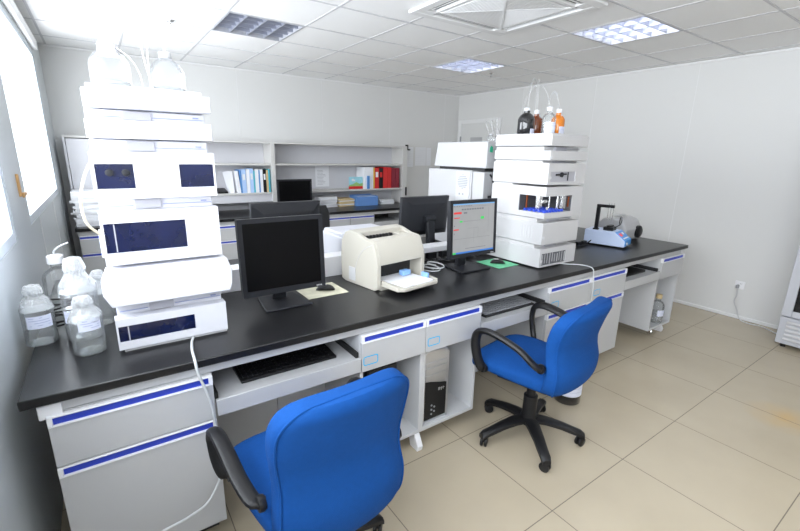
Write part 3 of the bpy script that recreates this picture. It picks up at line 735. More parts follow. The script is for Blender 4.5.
# on top of right stack
RG = 'solvent bottles on top of the right stack'
bottle('dark smoked glass bottle, leftmost on top of right stack', 2.495, 2.05, 1.738, .058, .19, body='smoke', cap='paper', lab=(-110, -60, .01, .05), group=RG, capr=.02)
bottle('brown glass bottle standing behind the clear one on right stack', 2.665, 2.10, 1.738, .048, .19, body='amberd', cap='paper', group=RG, capr=.019)
bottle('clear labelled glass bottle on top of right stack', 2.545, 1.90, 1.738, .046, .19, cap='paper', liquid=.08, lab=(-175, -80, .02, .09), group=RG, capr=.02)
bottle('bright orange glass bottle, rightmost on top of right stack', 2.70, 1.94, 1.738, .046, .19, body='amber', cap='paper', lab=(-130, -60, .02, .07), group=RG, capr=.02)
for i, (a, b, hh) in enumerate((((2.495, 2.05, 1.925), (2.74, 2.16, 1.74), 2.13), ((2.665, 2.10, 1.925), (2.76, 2.20, 1.74), 2.14), ((2.545, 1.90, 1.925), (2.60, 2.20, 1.74), 2.08), ((2.70, 1.94, 1.925), (2.755, 2.10, 1.74), 2.05))):
    A, B = Vector(a), Vector(b); m1 = A.lerp(B, .2); m1.z = hh - .04; m2 = A.lerp(B, .5); m2.z = hh; m3 = A.lerp(B, .85); m3.z = hh - .09
    o = obj('tubing', tube(nb(), spline([A, m1, m2, m3, B], 8), .0015, 6), 'tubing', smooth=True)
    tag(o, ('thin clear tube arching from the dark smoked bottle', 'thin clear tube arching from the brown bottle', 'thin clear tube arching from the clear labelled bottle', 'thin clear tube arching from the orange bottle')[i] + ' on right stack', 'tube', 'clear tubes over the right stack')
GG = 'small vials on the white instruments'
for i, (x, y) in enumerate(((2.50, 2.38), (2.62, 2.42))):
    bottle(('small clear bottle on the upper box instrument, nearer its corner', 'small clear bottle on the upper box instrument, behind its twin')[i], x, y, 1.705, .026, .06, cap='paper', group=GG)
for i in range(3):
    p = [(2.50 + .04 * i, 2.40, 1.765), (2.48 + .06 * i, 2.42, 1.84 + .02 * i), (2.60 + .04 * i, 2.5, 1.86), (2.74 + .03 * i, 2.52, 1.706)]
    o = obj('tubing', tube(nb(), spline(p, 6), .002, 6), 'tubing', smooth=True); tag(o, ('lowest', 'middle', 'tallest')[i] + ' of the clear tubes looping over the upper box instrument', 'tube', 'clear tubes over the box instruments')

# ------------------------------------------------------------------ monitors
def monitor(label, loc, rz, w, h, zc, tilt, lit=None, group=None, back=False, base=.13):
    t = thing('monitor', label, 'monitor', loc, rz, group)      # screen faces local -y
    R = Matrix.Translation((0, -.03, zc)) @ Matrix.Rotation(tilt, 4, 'X')
    def P(name, bm, m, par, **k): bm.transform(R); return obj(name, bm, m, par, **k)
    b = .022
    bm = nb(); box(bm, -w / 2, w / 2, -.02, .012, h / 2 - b, h / 2); box(bm, -w / 2, w / 2, -.02, .012, -h / 2, -h / 2 + b * 1.25)
    box(bm, -w / 2, -w / 2 + b, -.02, .012, -h / 2 + b * 1.25, h / 2 - b); box(bm, w / 2 - b, w / 2, -.02, .012, -h / 2 + b * 1.25, h / 2 - b)
    hs = P('bezel', bm, 'bezel', t)
    bm = nb(); A = [(-w / 2 + .001, .012, -h / 2 + .001), (w / 2 - .001, .012, -h / 2 + .001), (w / 2 - .001, .012, h / 2 - .001), (-w / 2 + .001, .012, h / 2 - .001)]
    B = [(-w * .36, .05, -h * .36), (w * .36, .05, -h * .36), (w * .36, .05, h * .34), (-w * .36, .05, h * .34)]
    va = [bm.verts.new(p) for p in A]; vb = [bm.verts.new(p) for p in B]
    bm.faces.new(va[::-1]); bm.faces.new(vb)
    for k in range(4): bm.faces.new((va[k], va[(k + 1) % 4], vb[(k + 1) % 4], vb[k]))
    P('back_shell', bm, 'bezel', t, bevel=.004)
    bm = nb(); box(bm, -w / 2 + b, w / 2 - b, -.017, -.002, -h / 2 + b * 1.25, h / 2 - b)
    sc = P('screen', bm, 'ui' if lit else 'screen', t)
    if lit:
        W, H = w - 2 * b, h - 2.25 * b; x0, z0 = -w / 2 + b, -h / 2 + b * 1.25; y = -.0172
        def ui(name, m, rects):
            bm = nb()
            for u0, v0, u1, v1 in rects:
                bm.faces.new([bm.verts.new(p) for p in ((x0 + W * u0, y, z0 + H * v0), (x0 + W * u1, y, z0 + H * v0), (x0 + W * u1, y, z0 + H * v1), (x0 + W * u0, y, z0 + H * v1))])
            P(name, bm, m, sc)
        ui('title_bar', 'uisky', [(0, .975, 1, 1)]); ui('task_bar', 'uiblue', [(.08, 0, 1, .035)]); ui('start_button', 'uigreen', [(0, 0, .08, .035)])
        ui('red_fields', 'uired', [(.02, .80, .20, .84), (.03, .715, .16, .735), (.02, .48, .14, .505)])
        ui('green_fields', 'uigreen', [(.16, .63, .22, .665), (.66, .67, .74, .72), (.22, .645, .25, .65)])
        L = [(.02, .935, .9, .938), (.25, .645, .66, .65), (.02, .3, .9, .304), (.5, .2, .503, .5), (.6, .3, .603, .5), (.85, .4, .853, .9), (.35, .5, .6, .503)]
        L += [(.02 + .055 * k, .95, .055 + .055 * k, .962) for k in range(8)] + [(.2 + .06 * k, .87, .245 + .06 * k, .90) for k in range(9)] + [(.03, .56, .05, .58), (.03, .40, .045, .43), (.25, .80, .33, .83), (.3, .09, .8, .10)]
        ui('thin_lines', 'uigrey', L)
    bm = nb(); prism(bm, [(.05, .0), (.09, .0), (.055, zc), (.02, zc)], 'X', -.035, .035); obj('stand_neck', bm, 'bezel', t, bevel=.006)
    bm = nb(); tube(bm, [(-.05, .035, zc - .02), (.05, .035, zc - .02)], .028, 12); obj('hinge_barrel', bm, 'bezel', t, smooth=True)
    bm = nb(); prism(bm, [(-base, -.10), (base, -.10), (base * .8, .12), (-base * .8, .12)], 'Z', 0, .012); obj('stand_base', bm, 'bezel', t, bevel=.004)
    bm = nb()
    for k in range(4): box(bm, w / 2 - .05 + k * .008, w / 2 - .046 + k * .008, -.0215, -.02, -h / 2 + .006, -h / 2 + .012)
    P('buttons', bm, 'instg', t)
    return t
MG = 'black flat monitors on the island bench'
monitor('switched off black monitor in front, between left stack and printer', (.685, 2.01, BH), math.radians(0), .42, .372, .262, math.radians(-3), group=MG, base=.12)
monitor('switched on monitor showing a grey program window beside the right stack', (1.985, 2.03, BH), math.radians(0), .42, .375, .285, math.radians(-3), lit=True, group=MG)
monitor('black monitor seen from behind peeking over the front switched off monitor', (.955, 2.63, BH), PI, .455, .37, .255, math.radians(-4), group=MG)
monitor('black monitor seen from behind with its stand, left of the lit monitor', (2.105, 2.64, BH), PI, .47, .31, .275, math.radians(-5), group=MG)
monitor('small black monitor on the back desk below the taped shelf papers', (2.03, 5.32, BH), 0, .46, .34, .245, 0)

# mouse pads and mice
def flatquad(name, pts, z, m, label, cat, th=.003):
    bm = nb(); prism(bm, [(x, y) for x, y in pts], 'Z', z, z + th); o = obj(name, bm, m, None, bevel=.001); tag(o, label, cat); return o
flatquad('mouse_pad', [(.815, 1.99), (1.052, 1.99), (1.052, 2.205), (.815, 2.205)], BH + .0003, 'pad', 'pale patterned mouse pad beside the switched off monitor', 'mouse pad')
flatquad('mouse_pad', [(2.17, 1.90), (2.372, 1.90), (2.372, 2.12), (2.17, 2.12)], BH + .0003, 'green', 'green mouse pad beside the right instrument stack', 'mouse pad')
def mouse(label, x, y, rz):
    t = thing('mouse', label, 'mouse', (x, y, BH + .0035), rz); sl = []
    for k in range(9):
        u = -1 + k / 4; s = math.sqrt(max(.04, 1 - u * u)); sl.append(((0, u * .052, .016 * s), (1, 0, 0), (0, 0, 1), .030 * (s ** .7), .0155 * s))
    obj('mouse_body', slab_loft(nb(), sl, 20, 2.3), 'black', t, smooth=True)
    bm = nb(); box(bm, -.010, .010, -.005, .030, .0305, .033); obj('scroll_panel', bm, 'instg', t, bevel=.003)
mouse('black and silver mouse on the pale patterned pad', .955, 2.085, math.radians(60)); mouse('black mouse on the green pad', 2.265, 2.005, math.radians(50))

# ------------------------------------------------------------------ printer
t = thing('laser_printer', 'cream laser printer with paper in its front tray', 'printer', (1.185, 1.905, BH), math.radians(8))
pw = .375
side = [(.0, .012), (.0, .165), (.010, .20), (.035, .262), (.055, .280), (.12, .288), (.20, .312), (.255, .318), (.30, .300), (.335, .25), (.345, .15), (.34, .012), (.30, 0), (.03, 0)]
bm = nb()
prism(bm, side, 'X', 0, .028); prism(bm, side, 'X', pw - .028, pw)           # the two flanks
prism(bm, [(.0, .150), (.0, .165), (.010, .20), (.035, .262), (.055, .280), (.105, .286), (.105, .20), (.03, .150)], 'X', .028, pw - .028)
prism(bm, [(.19, .205), (.19, .309), (.20, .312), (.255, .318), (.30, .300), (.335, .25), (.345, .15), (.34, .012), (.30, 0), (.10, 0), (.10, .15), (.105, .205)], 'X', .028, pw - .028)
box(bm, pw - .10, pw - .028, .105, .19, .205, .284)
box(bm, .028, pw - .028, .0, .10, .0, .028)
body = obj('printer_body', bm, 'cream', t, bevel=.004)
bm = nb(); box(bm, .029, pw - .029, .097, .0995, .029, .149); obj('paper_slot', bm, 'blackm', t)
bm = nb(); box(bm, .03, pw - .101, .106, .189, .2055, .209); [box(bm, .045 + k * .025, .058 + k * .025, .165, .189, .2095, .285) for k in range(9)]; obj('output_slot', bm, 'blackm', t)
bm = nb(); prism(bm, [(-.004, .150), (-.004, .166), (.007, .202), (.032, .264), (.050, .281), (.050, .276), (.036, .262), (.0105, .20), (-.0005, .165), (-.0005, .150)], 'X', .020, pw - .020); obj('front_door', bm, 'cream', t, bevel=.0015)
bm = nb(); prism(bm, [(-.13, .030), (.095, .030), (.095, .038), (-.13, .042)], 'X', .045, pw - .045); prism(bm, [(-.14, .028), (-.001, .028), (-.001, .062), (-.14, .050)], 'X', .030, .042); prism(bm, [(-.14, .028), (-.001, .028), (-.001, .062), (-.14, .050)], 'X', pw - .042, pw - .030); prism(bm, [(.03, -.14), (pw - .03, -.14), (pw - .06, -.165), (.06, -.165)], 'Z', .030, .046)
obj('paper_tray', bm, 'cream', t, bevel=.002)
bm = nb(); prism(bm, [(-.15, .0475), (.09, .0395), (.09, .052), (-.15, .056)], 'X', .075, .295); o = obj('paper_stack', bm, 'paper'); o.location = t.location; o.rotation_euler = t.rotation_euler; tag(o, 'white paper sheets loaded in the cream printer tray', 'paper')
bm = nb(); box(bm, .297, .315, -.10, -.05, .043, .080); obj('paper_guide', bm, 'lblue', t, bevel=.003); obj('paper_clamp', box(nb(), .20, .26, .0, .04, .058, .088), 'lblue', t, bevel=.004)
bm = nb(); box(bm, -.004, 0, .20, .26, .02, .10); obj('side_port', bm, 'instg', t)
bm = nb(); tube(bm, spline([(-.0005, .045, .262), (-.0005, .13, .215), (-.0005, .19, .13), (-.0005, .215, .02)], 6), .0016, 5); obj('side_groove', bm, 'instg', t)
# white box printer on the far side
t = thing('white_printer', 'white box printer on far side of bench behind the cream printer', 'printer', (1.30, 2.55, BH))
bm = nb(); box(bm, 0, .43, 0, .33, .012, .19); prism(bm, [(0, .19), (.33, .19), (.30, .215), (.02, .215)], 'X', .01, .42); obj('printer_body', bm, 'inst', t, bevel=.008)
obj('paper_slot', box(nb(), .04, .39, .331, .335, .08, .14), 'blackm', t); obj('foot', box(nb(), .03, .40, .03, .30, 0, .012), 'blackm', t)

# keyboards
def keyboard(label, x, y, z, m, keym, w=.45):
    t = thing('keyboard', label, 'keyboard', (x, y, z)); d = .15
    obj('keyboard_case', prism(nb(), [(0, 0), (d, 0), (d, .024), (0, .012)], 'X', 0, w), m, t, bevel=.003)
    for r in range(6):
        bm = nb(); yy = .014 + r * .022; zz = .0125 + yy * .08
        for k in range(20):
            x0 = .012 + k * (w - .024) / 20; box(bm, x0, x0 + (w - .024) / 20 - .004, yy, yy + .017, zz, zz + .008)
        obj('key_row', bm, keym, t)
keyboard('black keyboard in the tray beside window end drawers', .37, 1.665, .6555, 'black', 'black', .44)
keyboard('grey and black keyboard in the tray by the second blue chair', 1.79, 1.64, .6555, 'blackm', 'inkg', .45)
o = obj('black_tray_item', box(nb(), 3.38, 3.76, 1.66, 1.80, .6555, .675), 'black', bevel=.004); tag(o, 'thin black keyboard in the tray nearest right wall', 'keyboard'); o.name = 'slim_keyboard'

# computer tower
t = thing('computer_tower', 'black and silver computer tower on the open cabinet shelf', 'computer', (1.315, 1.625, .115))
obj('tower_case', box(nb(), 0, .175, .016, .40, 0, .43), 'instg', t, bevel=.006)
obj('front_bezel', prism(nb(), [(0, .0), (.175, 0), (.175, .43), (.14, .448), (.035, .448), (0, .43)], 'Y', 0, .015), 'alu', t, bevel=.006)
bm = nb(); box(bm, .012, .163, -.006, 0, .268, .30); box(bm, .012, .163, -.006, 0, .305, .345); box(bm, .012, .163, -.006, 0, .35, .375); obj('drive_bays', bm, 'alu', t, bevel=.002)
bm = nb(); box(bm, -.003, .008, -.004, 0, .0, .42); box(bm, .167, .178, -.004, 0, .0, .42); box(bm, 0, .175, -.004, 0, 0, .015); obj('silver_edge', bm, 'alu', t)
bm = nb(); prism(bm, [(.010, .02), (.165, .02), (.165, .225), (.12, .235), (.05, .255), (.010, .262)], 'Y', -.005, -.0005); obj('curved_panel', bm, 'black', t)
bm = nb(); box(bm, .105, .150, -.0065, -.005, .196, .200); box(bm, .105, .118, -.0065, -.005, .188, .206); box(bm, .125, .131, -.0065, -.005, .184, .204); box(bm, .14, .144, -.0065, -.005, .188, .204); obj('emblem', bm, 'alu', t)
bm = nb()
for k in range(5): lathe(bm, [(.006, -.005), (.006, -.008)], (.06 + (k % 2) * .02, 0, .05 + k * .014), 10, 'Y')
obj('port', bm, 'inkg', t)
t = thing('black_computer', 'black case standing on open shelf behind the near chair back', 'computer', (.99, 1.70, .115))
obj('case', box(nb(), 0, .20, 0, .38, 0, .41), 'black', t, bevel=.01); obj('front_panel', box(nb(), .01, .19, -.012, 0, .01, .40), 'blackm', t, bevel=.006)
# bottle in right end cabinet
bottle('clear glass bottle with label in the open cabinet at bench end', 4.13, 1.665, .1155, .058, .27, cap='tan', liquid=.10, lab=(-150, -60, .07, .13))
# dark reagent bottle on floor
bottle('dark reagent bottle with white label on the floor under the second chair', 2.42, 1.43, 0, .085, .30, body='smoke', cap='black', lab=(-175, -20, .065, .20), capr=.03)

# ------------------------------------------------------------------ stirrer and dome device
t = thing('magnetic_stirrer', 'pale blue bench device with blue sloped control panel and black stand arm', 'lab instrument', (3.59, 1.79, BH), math.radians(13))
bm = nb(); prism(bm, [(0, .012), (0, .065), (.09, .135), (.34, .135), (.34, .012)], 'X', 0, .20); obj('stirrer_body', bm, 'stirbody', t, bevel=.006)
bm = nb(); prism(bm, [(-.003, .020), (-.003, .066), (.085, .1345), (.087, .132), (-.0005, .064), (-.0005, .020)], 'X', .008, .192); p = obj('control_panel', bm, 'stirblue', t)
def sl(u0, u1, a, b, h=.002):   # patch on the slope between a and b (0..1)
    f = lambda q: (-.003 + .088 * q, .066 + .0685 * q)
    (ya, za), (yb, zb) = f(a), f(b); bb = nb(); prism(bb, [(ya, za), (yb, zb), (yb - .001, zb + h), (ya - .001, za + h)], 'X', u0, u1); return bb
obj('red_display', sl(.03, .085, .5, .78), 'uired', p); obj('white_marking', sl(.115, .15, .6, .8), 'hwhite', p); obj('white_text_line', sl(.03, .17, .2, .3), 'hwhite', p)
obj('panel_knob', lathe(nb(), [(.012, -.0035), (.012, -.012), (.009, -.014)], (.05, 0, .04), 14, 'Y'), 'instg', p)
bm = nb(); box(bm, .024, .052, .242, .272, .135, .335); box(bm, .024, .052, .13, .272, .335, .36); box(bm, .018, .060, .235, .28, .1355, .148); obj('stand_arm', bm, 'black', t, bevel=.003)
bm = nb(); box(bm, .045, .155, .12, .20, .1355, .165); [lathe(bm, [(.022, .165), (.022, .178)], (.07 + .03 * k, .16, 0), 14) for k in range(3)]; obj('vial_block', bm, 'black', t, bevel=.002)
for k in range(3): obj('probe', tube(nb(), [(.058, .14 + .02 * k, .225), (.058, .14 + .02 * k, .375)], .003, 6), 'chrome', t)
pts = [(.10 + .034 * math.cos(a), .08, .225 + .034 * math.sin(a)) for a in [k * 2 * PI / 24 for k in range(25)]]
bm = nb(); tube(bm, pts, .004, 6, caps=False); tube(bm, [(.10, .08, .191), (.09, .12, .16)], .004, 6); o = obj('magnifier_ring', bm, 'black', t, smooth=True)
obj('magnifier_lens', lathe(nb(), [(.030, -.002), (.030, .002)], (.10, .08, .225), 20, 'Y'), 'glass', o)
for fx in (.02, .155):
    for fy in (.02, .29): obj('foot', box(nb(), fx, fx + .025, fy, fy + .025, 0, .012), 'black', t)
t = thing('centrifuge', 'grey domed device with black knob behind the pale blue device', 'lab instrument', (4.08, 2.12, BH)); t.scale = (1.15, 1.15, 1.2)
bm = nb(); prism(bm, [(-.13, 0), (.13, 0), (.14, .05), (.12, .115), (.06, .165), (-.03, .18), (-.10, .16), (-.14, .09)], 'X', -.14, .12); obj('dome_body', bm, 'gdome', t, bevel=.02, seg=4)
obj('side_knob', lathe(nb(), [(.045, 0), (.05, .015), (.04, .03), (.015, .035), (.015, .055)], (.12, -.05, .07), 18, 'X'), 'black', t, smooth=True)
obj('front_knob', lathe(nb(), [(.05, 0), (.05, -.02), (.035, -.03)], (.06, -.13, .065), 18, 'Y'), 'black', t, smooth=True)
bm = nb(); box(bm, -.06, .04, -.03, .03, .183, .19); obj('lid_handle', bm, 'instg', t)
bm = nb(); tube(bm, spline([(2.83, 2.05, .858), (2.95, 2.02, .862), (3.1, 2.08, .856), (3.25, 2.02, .87), (3.42, 2.05, .858), (3.56, 2.06, .90)], 6), .005, 6); tube(bm, spline([(2.84, 2.12, .858), (3.0, 2.16, .87), (3.2, 2.12, .858), (3.5, 2.16, .858)], 6), .005, 6)
for x in (3.36, 3.44): box(bm, x, x + .05, 2.07, 2.10, BH + .001, .885)
o = obj('black_cables', bm, 'black', smooth=False); tag(o, 'black plugs and cables between right stack and pale blue device', 'cables')

# ------------------------------------------------------------------ loose cables
def cable(name, pts, r, m, label, closed=False):
    o = obj(name, tube(nb(), spline(pts, 8), r, 8), m, smooth=True); tag(o, label, 'cable'); return o
cable('white_cable', [(.225, 1.787, .8565), (.212, 1.74, .858), (.20, 1.66, .858), (.195, 1.585, .858), (.195, 1.563, .84), (.20, 1.558, .80), (.232, 1.556, .66), (.24, 1.552, .45), (.235, 1.55, .35), (.18, 1.53, .27), (.10, 1.50, .262), (.0, 1.47, .27), (-.05, 1.46, .22), (-.06, 1.46, .12), (-.05, 1.45, .012), (-.02, 1.42, .008)], .0052, 'cable', 'thick white cable hanging from left stack down the drawer fronts')
cable('white_cable', [(2.60, 1.80, .862), (2.68, 1.72, .857), (2.74, 1.66, .857), (2.755, 1.60, .857), (2.76, 1.565, .845), (2.765, 1.556, .80), (2.78, 1.555, .70), (2.78, 1.56, .55)], .0036, 'cable', 'thin white cable draping over the bench edge below right stack')
cable('beige_cable', [(-.02, 1.93, 1.56), (-.05, 1.90, 1.50), (-.07, 1.88, 1.42), (-.065, 1.88, 1.34), (-.03, 1.90, 1.29), (-.02, 1.93, 1.27)], .0045, 'cableb', 'beige cable looping beside the left stack flank')
pts = []
for k in range(28):
    a = k * .6; pts.append((1.70 + .05 * math.cos(a) + .003 * k, 2.10 + .075 * math.sin(a), .858 + .0014 * k))
cable('white_cable_coil', pts, .0045, 'cable', 'coiled white cable between cream printer and lit monitor')
obj_sb = thing('connection_strip', 'small white label strip on the flank of left stack', 'label strip'); bm = nb(); box(bm, -.035, -.0185, 1.90, 1.97, 1.20, 1.30); obj('strip_body', bm, 'inst', obj_sb, bevel=.003)
bm = nb(); [box(bm, -.0365, -.035, 1.91, 1.925, 1.21 + .02 * k, 1.22 + .02 * k) for k in range(4)]; obj('strip_marks', bm, 'ink', obj_sb)

# ------------------------------------------------------------------ back desk with hutch
DF = 5.05
t = obj('back_worktop', box(nb(), -.27, 4.0, DF - .025, 5.79, .818, BH), 'top', bevel=.004); tag(t, 'black worktop of the back desk along the far wall', 'worktop')
def dfront(par, x0, x1, z0, z1):
    o = obj('drawer', box(nb(), x0 + .003, x1 - .003, DF - .018, DF, z0 + .003, z1 - .036), 'cab', par)
    bm = nb(); box(bm, x0 + .003, x1 - .003, DF - .022, DF - .001, z1 - .008, z1 - .001); box(bm, x0 + .003, x1 - .003, DF - .022, DF - .001, z1 - .036, z1 - .029)
    h = obj('handle', bm, 'hwhite', o); obj('grip_strip', box(nb(), x0 + .003, x1 - .003, DF - .014, DF - .010, z1 - .029, z1 - .008), 'blue', h)
dl = {0: 'grey drawer unit of the back desk in the far left corner', 1: 'grey drawer unit of back desk left of middle', 2: 'grey drawer unit of back desk just right of the front monitors', 3: 'grey drawer unit of back desk beside its open tray', 4: 'grey drawer unit at right end of back desk'}
for i, (x0, x1) in enumerate(((-.25, .35), (.9, 1.4), (2.3, 2.695), (2.695, 3.08), (3.62, 3.98))):
    t = thing('drawer_cabinet', dl[i], 'cabinet'); obj('carcass', box(nb(), x0, x1, DF, 5.78, .08, .775), 'cab', t)
    dfront(t, x0, x1, .60, .775); dfront(t, x0, x1, .34, .60); dfront(t, x0, x1, .08, .34)
    obj('dark_base', box(nb(), x0 + .01, x1 - .01, DF + .03, 5.7, 0, .08), 'blackm', t)
o = obj('support_rail', (lambda b: (box(b, -.26, 3.99, DF + .002, DF + .028, .777, .816), b)[-1])(nb()), 'cab', bpy.data.objects['back_worktop'])
for i, (x0, x1) in enumerate(((.35, .9), (1.4, 2.3), (3.08, 3.62))):
    t = thing('keyboard_tray', ('grey tray of back desk hidden behind the left stack', 'wide grey tray of back desk behind the front monitors', 'grey tray of back desk with a dark opening, far right')[i], 'keyboard tray')
    obj('tray_front', box(nb(), x0 + .003, x1 - .003, DF - .018, DF, .60, .665), 'cab', t); obj('tray', box(nb(), x0 + .003, x1 - .003, DF + .001, DF + .35, .65, .66), 'cabin', t)
    obj('knee_panel', box(nb(), x0 + .003, x1 - .003, 5.5, 5.512, 0, .775), 'blackm', t)
# hutch
hu = thing('shelf_hutch', 'long grey two-bay shelf hutch standing on the back desk', 'shelf')
HF, HB = 5.50, 5.80
obj('back_panel', box(nb(), -.25, 3.96, HB, HB + .015, BH, 1.70), 'hutch', hu)
for x0, x1 in ((-.27, -.25), (1.815, 1.865), (3.87, 3.96)): obj('upright', box(nb(), x0, x1, HF, HB, BH, 1.70), 'hutchedge' if x0 > 0 else 'hutch', hu)
obj('top_board', box(nb(), -.27, 3.96, HF, HB + .015, 1.70, 1.722), 'hutchedge', hu)
for z in (1.43, 1.068):
    for x0, x1 in ((-.25, 1.815), (1.865, 3.87)): obj('shelf', box(nb(), x0, x1, HF + .005, HB, z, z + .022), 'hutchedge', hu)
obj('apron', box(nb(), .75, 1.815, HF + .02, HF + .035, .97, 1.066), 'hutch', hu)
obj('cupboard_door', box(nb(), -.245, .35, HF - .004, HF + .004, 1.095, 1.69), 'hutch', hu)
bm = nb(); box(bm, 3.93, 3.945, HF - .03, HF - .001, .97, 1.10); obj('door_pull', bm, 'bezel', hu, bevel=.003)
t = thing('clamp_hook', 'small black hook clamped on right end of shelf hutch', 'hook'); bm = nb(); box(bm, 3.955, 3.975, 5.50, 5.52, 1.67, 1.745); box(bm, 3.93, 3.975, 5.50, 5.52, 1.7225, 1.745); box(bm, 3.963, 4.0, 5.48, 5.50, 1.66, 1.68); bm.verts.ensure_lookup_table(); obj('hook_body', bm, 'black', t)
# binders
def binder(name, label, x0, x1, h, m, zb, group, d=.24, lean=0., lab=None):
    t = thing(name, label, 'binder' if name == 'binder' else 'book', ((x0 + x1) / 2, 5.53, zb), 0, group); w = (x1 - x0) / 2 - .001
    t.rotation_euler = (0, lean, 0)
    bm = nb(); box(bm, -w, -w + .003, 0, d, 0, h); box(bm, w - .003, w, 0, d, 0, h); box(bm, -w + .003, w - .003, 0, .003, 0, h); obj('cover', bm, m, t)
    if w > .008: obj('pages', box(nb(), -w + .004, w - .004, .006, d - .005, .003, h - .01), 'paper', t)
    if lab: obj('spine_label', box(nb(), -w * .6, w * .6, -.001, 0, h * .55, h * .8), lab, t)
z1 = 1.0905
RB = 'binders on the right shelf bay'
for x0, x1, h, m, lb, sl in ((3.205, 3.36, .315, 'paper', 'wide white binder left of the yellow one', None), (3.362, 3.385, .31, 'yel', 'thin yellow binder between white and red binders', None),
        (3.387, 3.462, .305, 'red', 'bright red binder beside the thin yellow one', 'paper'), (3.464, 3.535, .30, 'black', 'black binder among the red ones', 'red'),
        (3.537, 3.61, .315, 'red', 'bright red binder just right of the black one', None), (3.612, 3.685, .31, 'red', 'bright red binder left of the dark red pair', None),
        (3.687, 3.76, .30, 'dred', 'dark red binder, left of the dark red pair', None), (3.762, 3.835, .30, 'dred', 'dark red binder at the right end of the shelf', None)):
    binder('binder', lb, x0, x1, h, m, z1, RB, lab=sl)
binder('booklet', 'small blue booklet leaning before the white binder', 3.245, 3.285, .19, 'mblue', z1, RB); 
bpy.context.view_layer.update()
o = [o for o in bpy.data.objects if o.name.startswith('booklet')][-1]; o.location.y = 5.505; o.location.x = 3.265
for ch in o.children: ch.scale.y = .08
t = thing('picture_card', 'landscape picture card with red base beside the white binder', 'picture', (2.97, 5.56, z1))
obj('red_base', box(nb(), 0, .225, 0, .02, 0, .04), 'red', t); obj('sky_panel', box(nb(), 0, .225, .005, .015, .04, .175), 'sky', t)
bm = nb(); prism(bm, [(.0, .04), (.225, .04), (.225, .085), (.17, .075), (.12, .10), (.06, .07), (0, .06)], 'Y', .001, .0045); obj('green_hill', bm, 'grass', t)
bm = nb(); lathe(bm, [(.018, 0), (.018, .001)], (.06, .0035, .13), 12, 'Y'); lathe(bm, [(.013, 0), (.013, .001)], (.085, .0035, .125), 12, 'Y'); obj('cloud', bm, 'paper', t)
LB = 'folders on the left shelf bay'
cols = [('paper', 'white folder, leftmost and slightly leaning', .045, .27, -.10), ('mblue', 'slim blue folder next to the leaning white one', .02, .28, -.04), ('pblue', 'pale blue binder third from the left', .06, .29, -.02), ('paper', 'wide white folder right of the pale blue binder', .045, .29, 0),
        ('pblue', 'pale blue file box in middle of the left bay row', .05, .30, 0), ('teal', 'teal bottomed slim folder', .022, .27, 0), ('paper', 'white binder right of the teal folder', .05, .29, 0), ('mblue', 'slim blue folder left of a white one', .018, .28, 0), ('paper', 'white folder beside the black binder', .04, .29, 0),
        ('black', 'black binder in the left bay row', .045, .29, 0), ('tan', 'cream folder right of the black binder', .03, .28, 0), ('teal', 'teal folder against the middle upright', .025, .29, 0)]
x = 1.798
for m, lb, w, h, ln in cols[::-1]:
    x -= w * .92; binder('folder', lb + ' on left shelf bay', x, x + w * .92, h, m, z1, LB, lean=ln, lab='paper2' if m in ('pblue', 'black') else None)
t = thing('loose_papers', 'fan of loose white papers leaning at the left of the folders', 'papers', (x - .03, 5.56, z1))
for k in range(5):
    s = obj('sheet', box(nb(), -.06, .0, .02 * k, .02 * k + .001, 0.002, .27), 'paper', t); s.rotation_euler = (0, -.06 - .035 * k, 0)
t = thing('desk_phone', 'black desk telephone on the left shelf bay', 'telephone', (1.10, 5.55, z1))
obj('phone_base', prism(nb(), [(0, 0), (.18, 0), (.18, .055), (0, .02)], 'X', 0, .17), 'black', t, bevel=.005)
bm = nb(); tube(bm, [(.03, .02, .05), (.03, .17, .07)], .013, 8); obj('handset', bm, 'bezel', t, smooth=True)
# papers on desk / left end
def pile(name, label, x, y, z, w, d, n, m, th=.006, jit=.012, cat='papers'):
    t = thing(name, label, cat, (x, y, z)); random.seed(int(x * 100) + 3); zz = 0
    for k in range(n):
        h = th * random.uniform(.6, 1.3); s = obj('sheet_bundle', box(nb(), -w / 2, w / 2, -d / 2, d / 2, zz, zz + h), m[k % len(m)], t)
        s.location = (random.uniform(-jit, jit), random.uniform(-jit, jit) * .5, 0); s.rotation_euler = (0, 0, random.uniform(-.15, .15)); zz += h + .0005
    return t
pile('paper_pile', 'messy pile of white papers on the back desk beside its monitor', 2.60, 5.60, BH, .27, .20, 8, ['paper', 'paper2'], .018)
pile('folder_pile', 'pile of tan and yellow folders on the back desk', 2.885, 5.60, BH, .24, .22, 7, ['tan', 'paper', 'tan'], .018)
pile('paper_pile', 'low pile of grey white papers right of the blue box on back desk', 3.59, 5.58, BH, .24, .2, 5, ['paper2', 'paper'], .014)
pile('paper_stack', 'tall white paper stack on the hutch shelf beside the window wall', .02 - .16, 5.30, BH, .24, .30, 14, ['paper', 'paper2'], .024, .01)
t = thing('blue_box', 'light blue open cardboard box on the back desk', 'box', (3.03, 5.44, BH)); bm = nb(); box(bm, 0, .36, 0, .012, 0, .13); box(bm, 0, .36, .22, .232, 0, .15); box(bm, 0, .012, .012, .22, 0, .14); box(bm, .348, .36, .012, .22, 0, .14); box(bm, .012, .348, .012, .22, 0, .012); obj('box_shell', bm, 'boxblue', t)
obj('papers_inside', box(nb(), .02, .34, .02, .2, .013, .135), 'pblue', t)
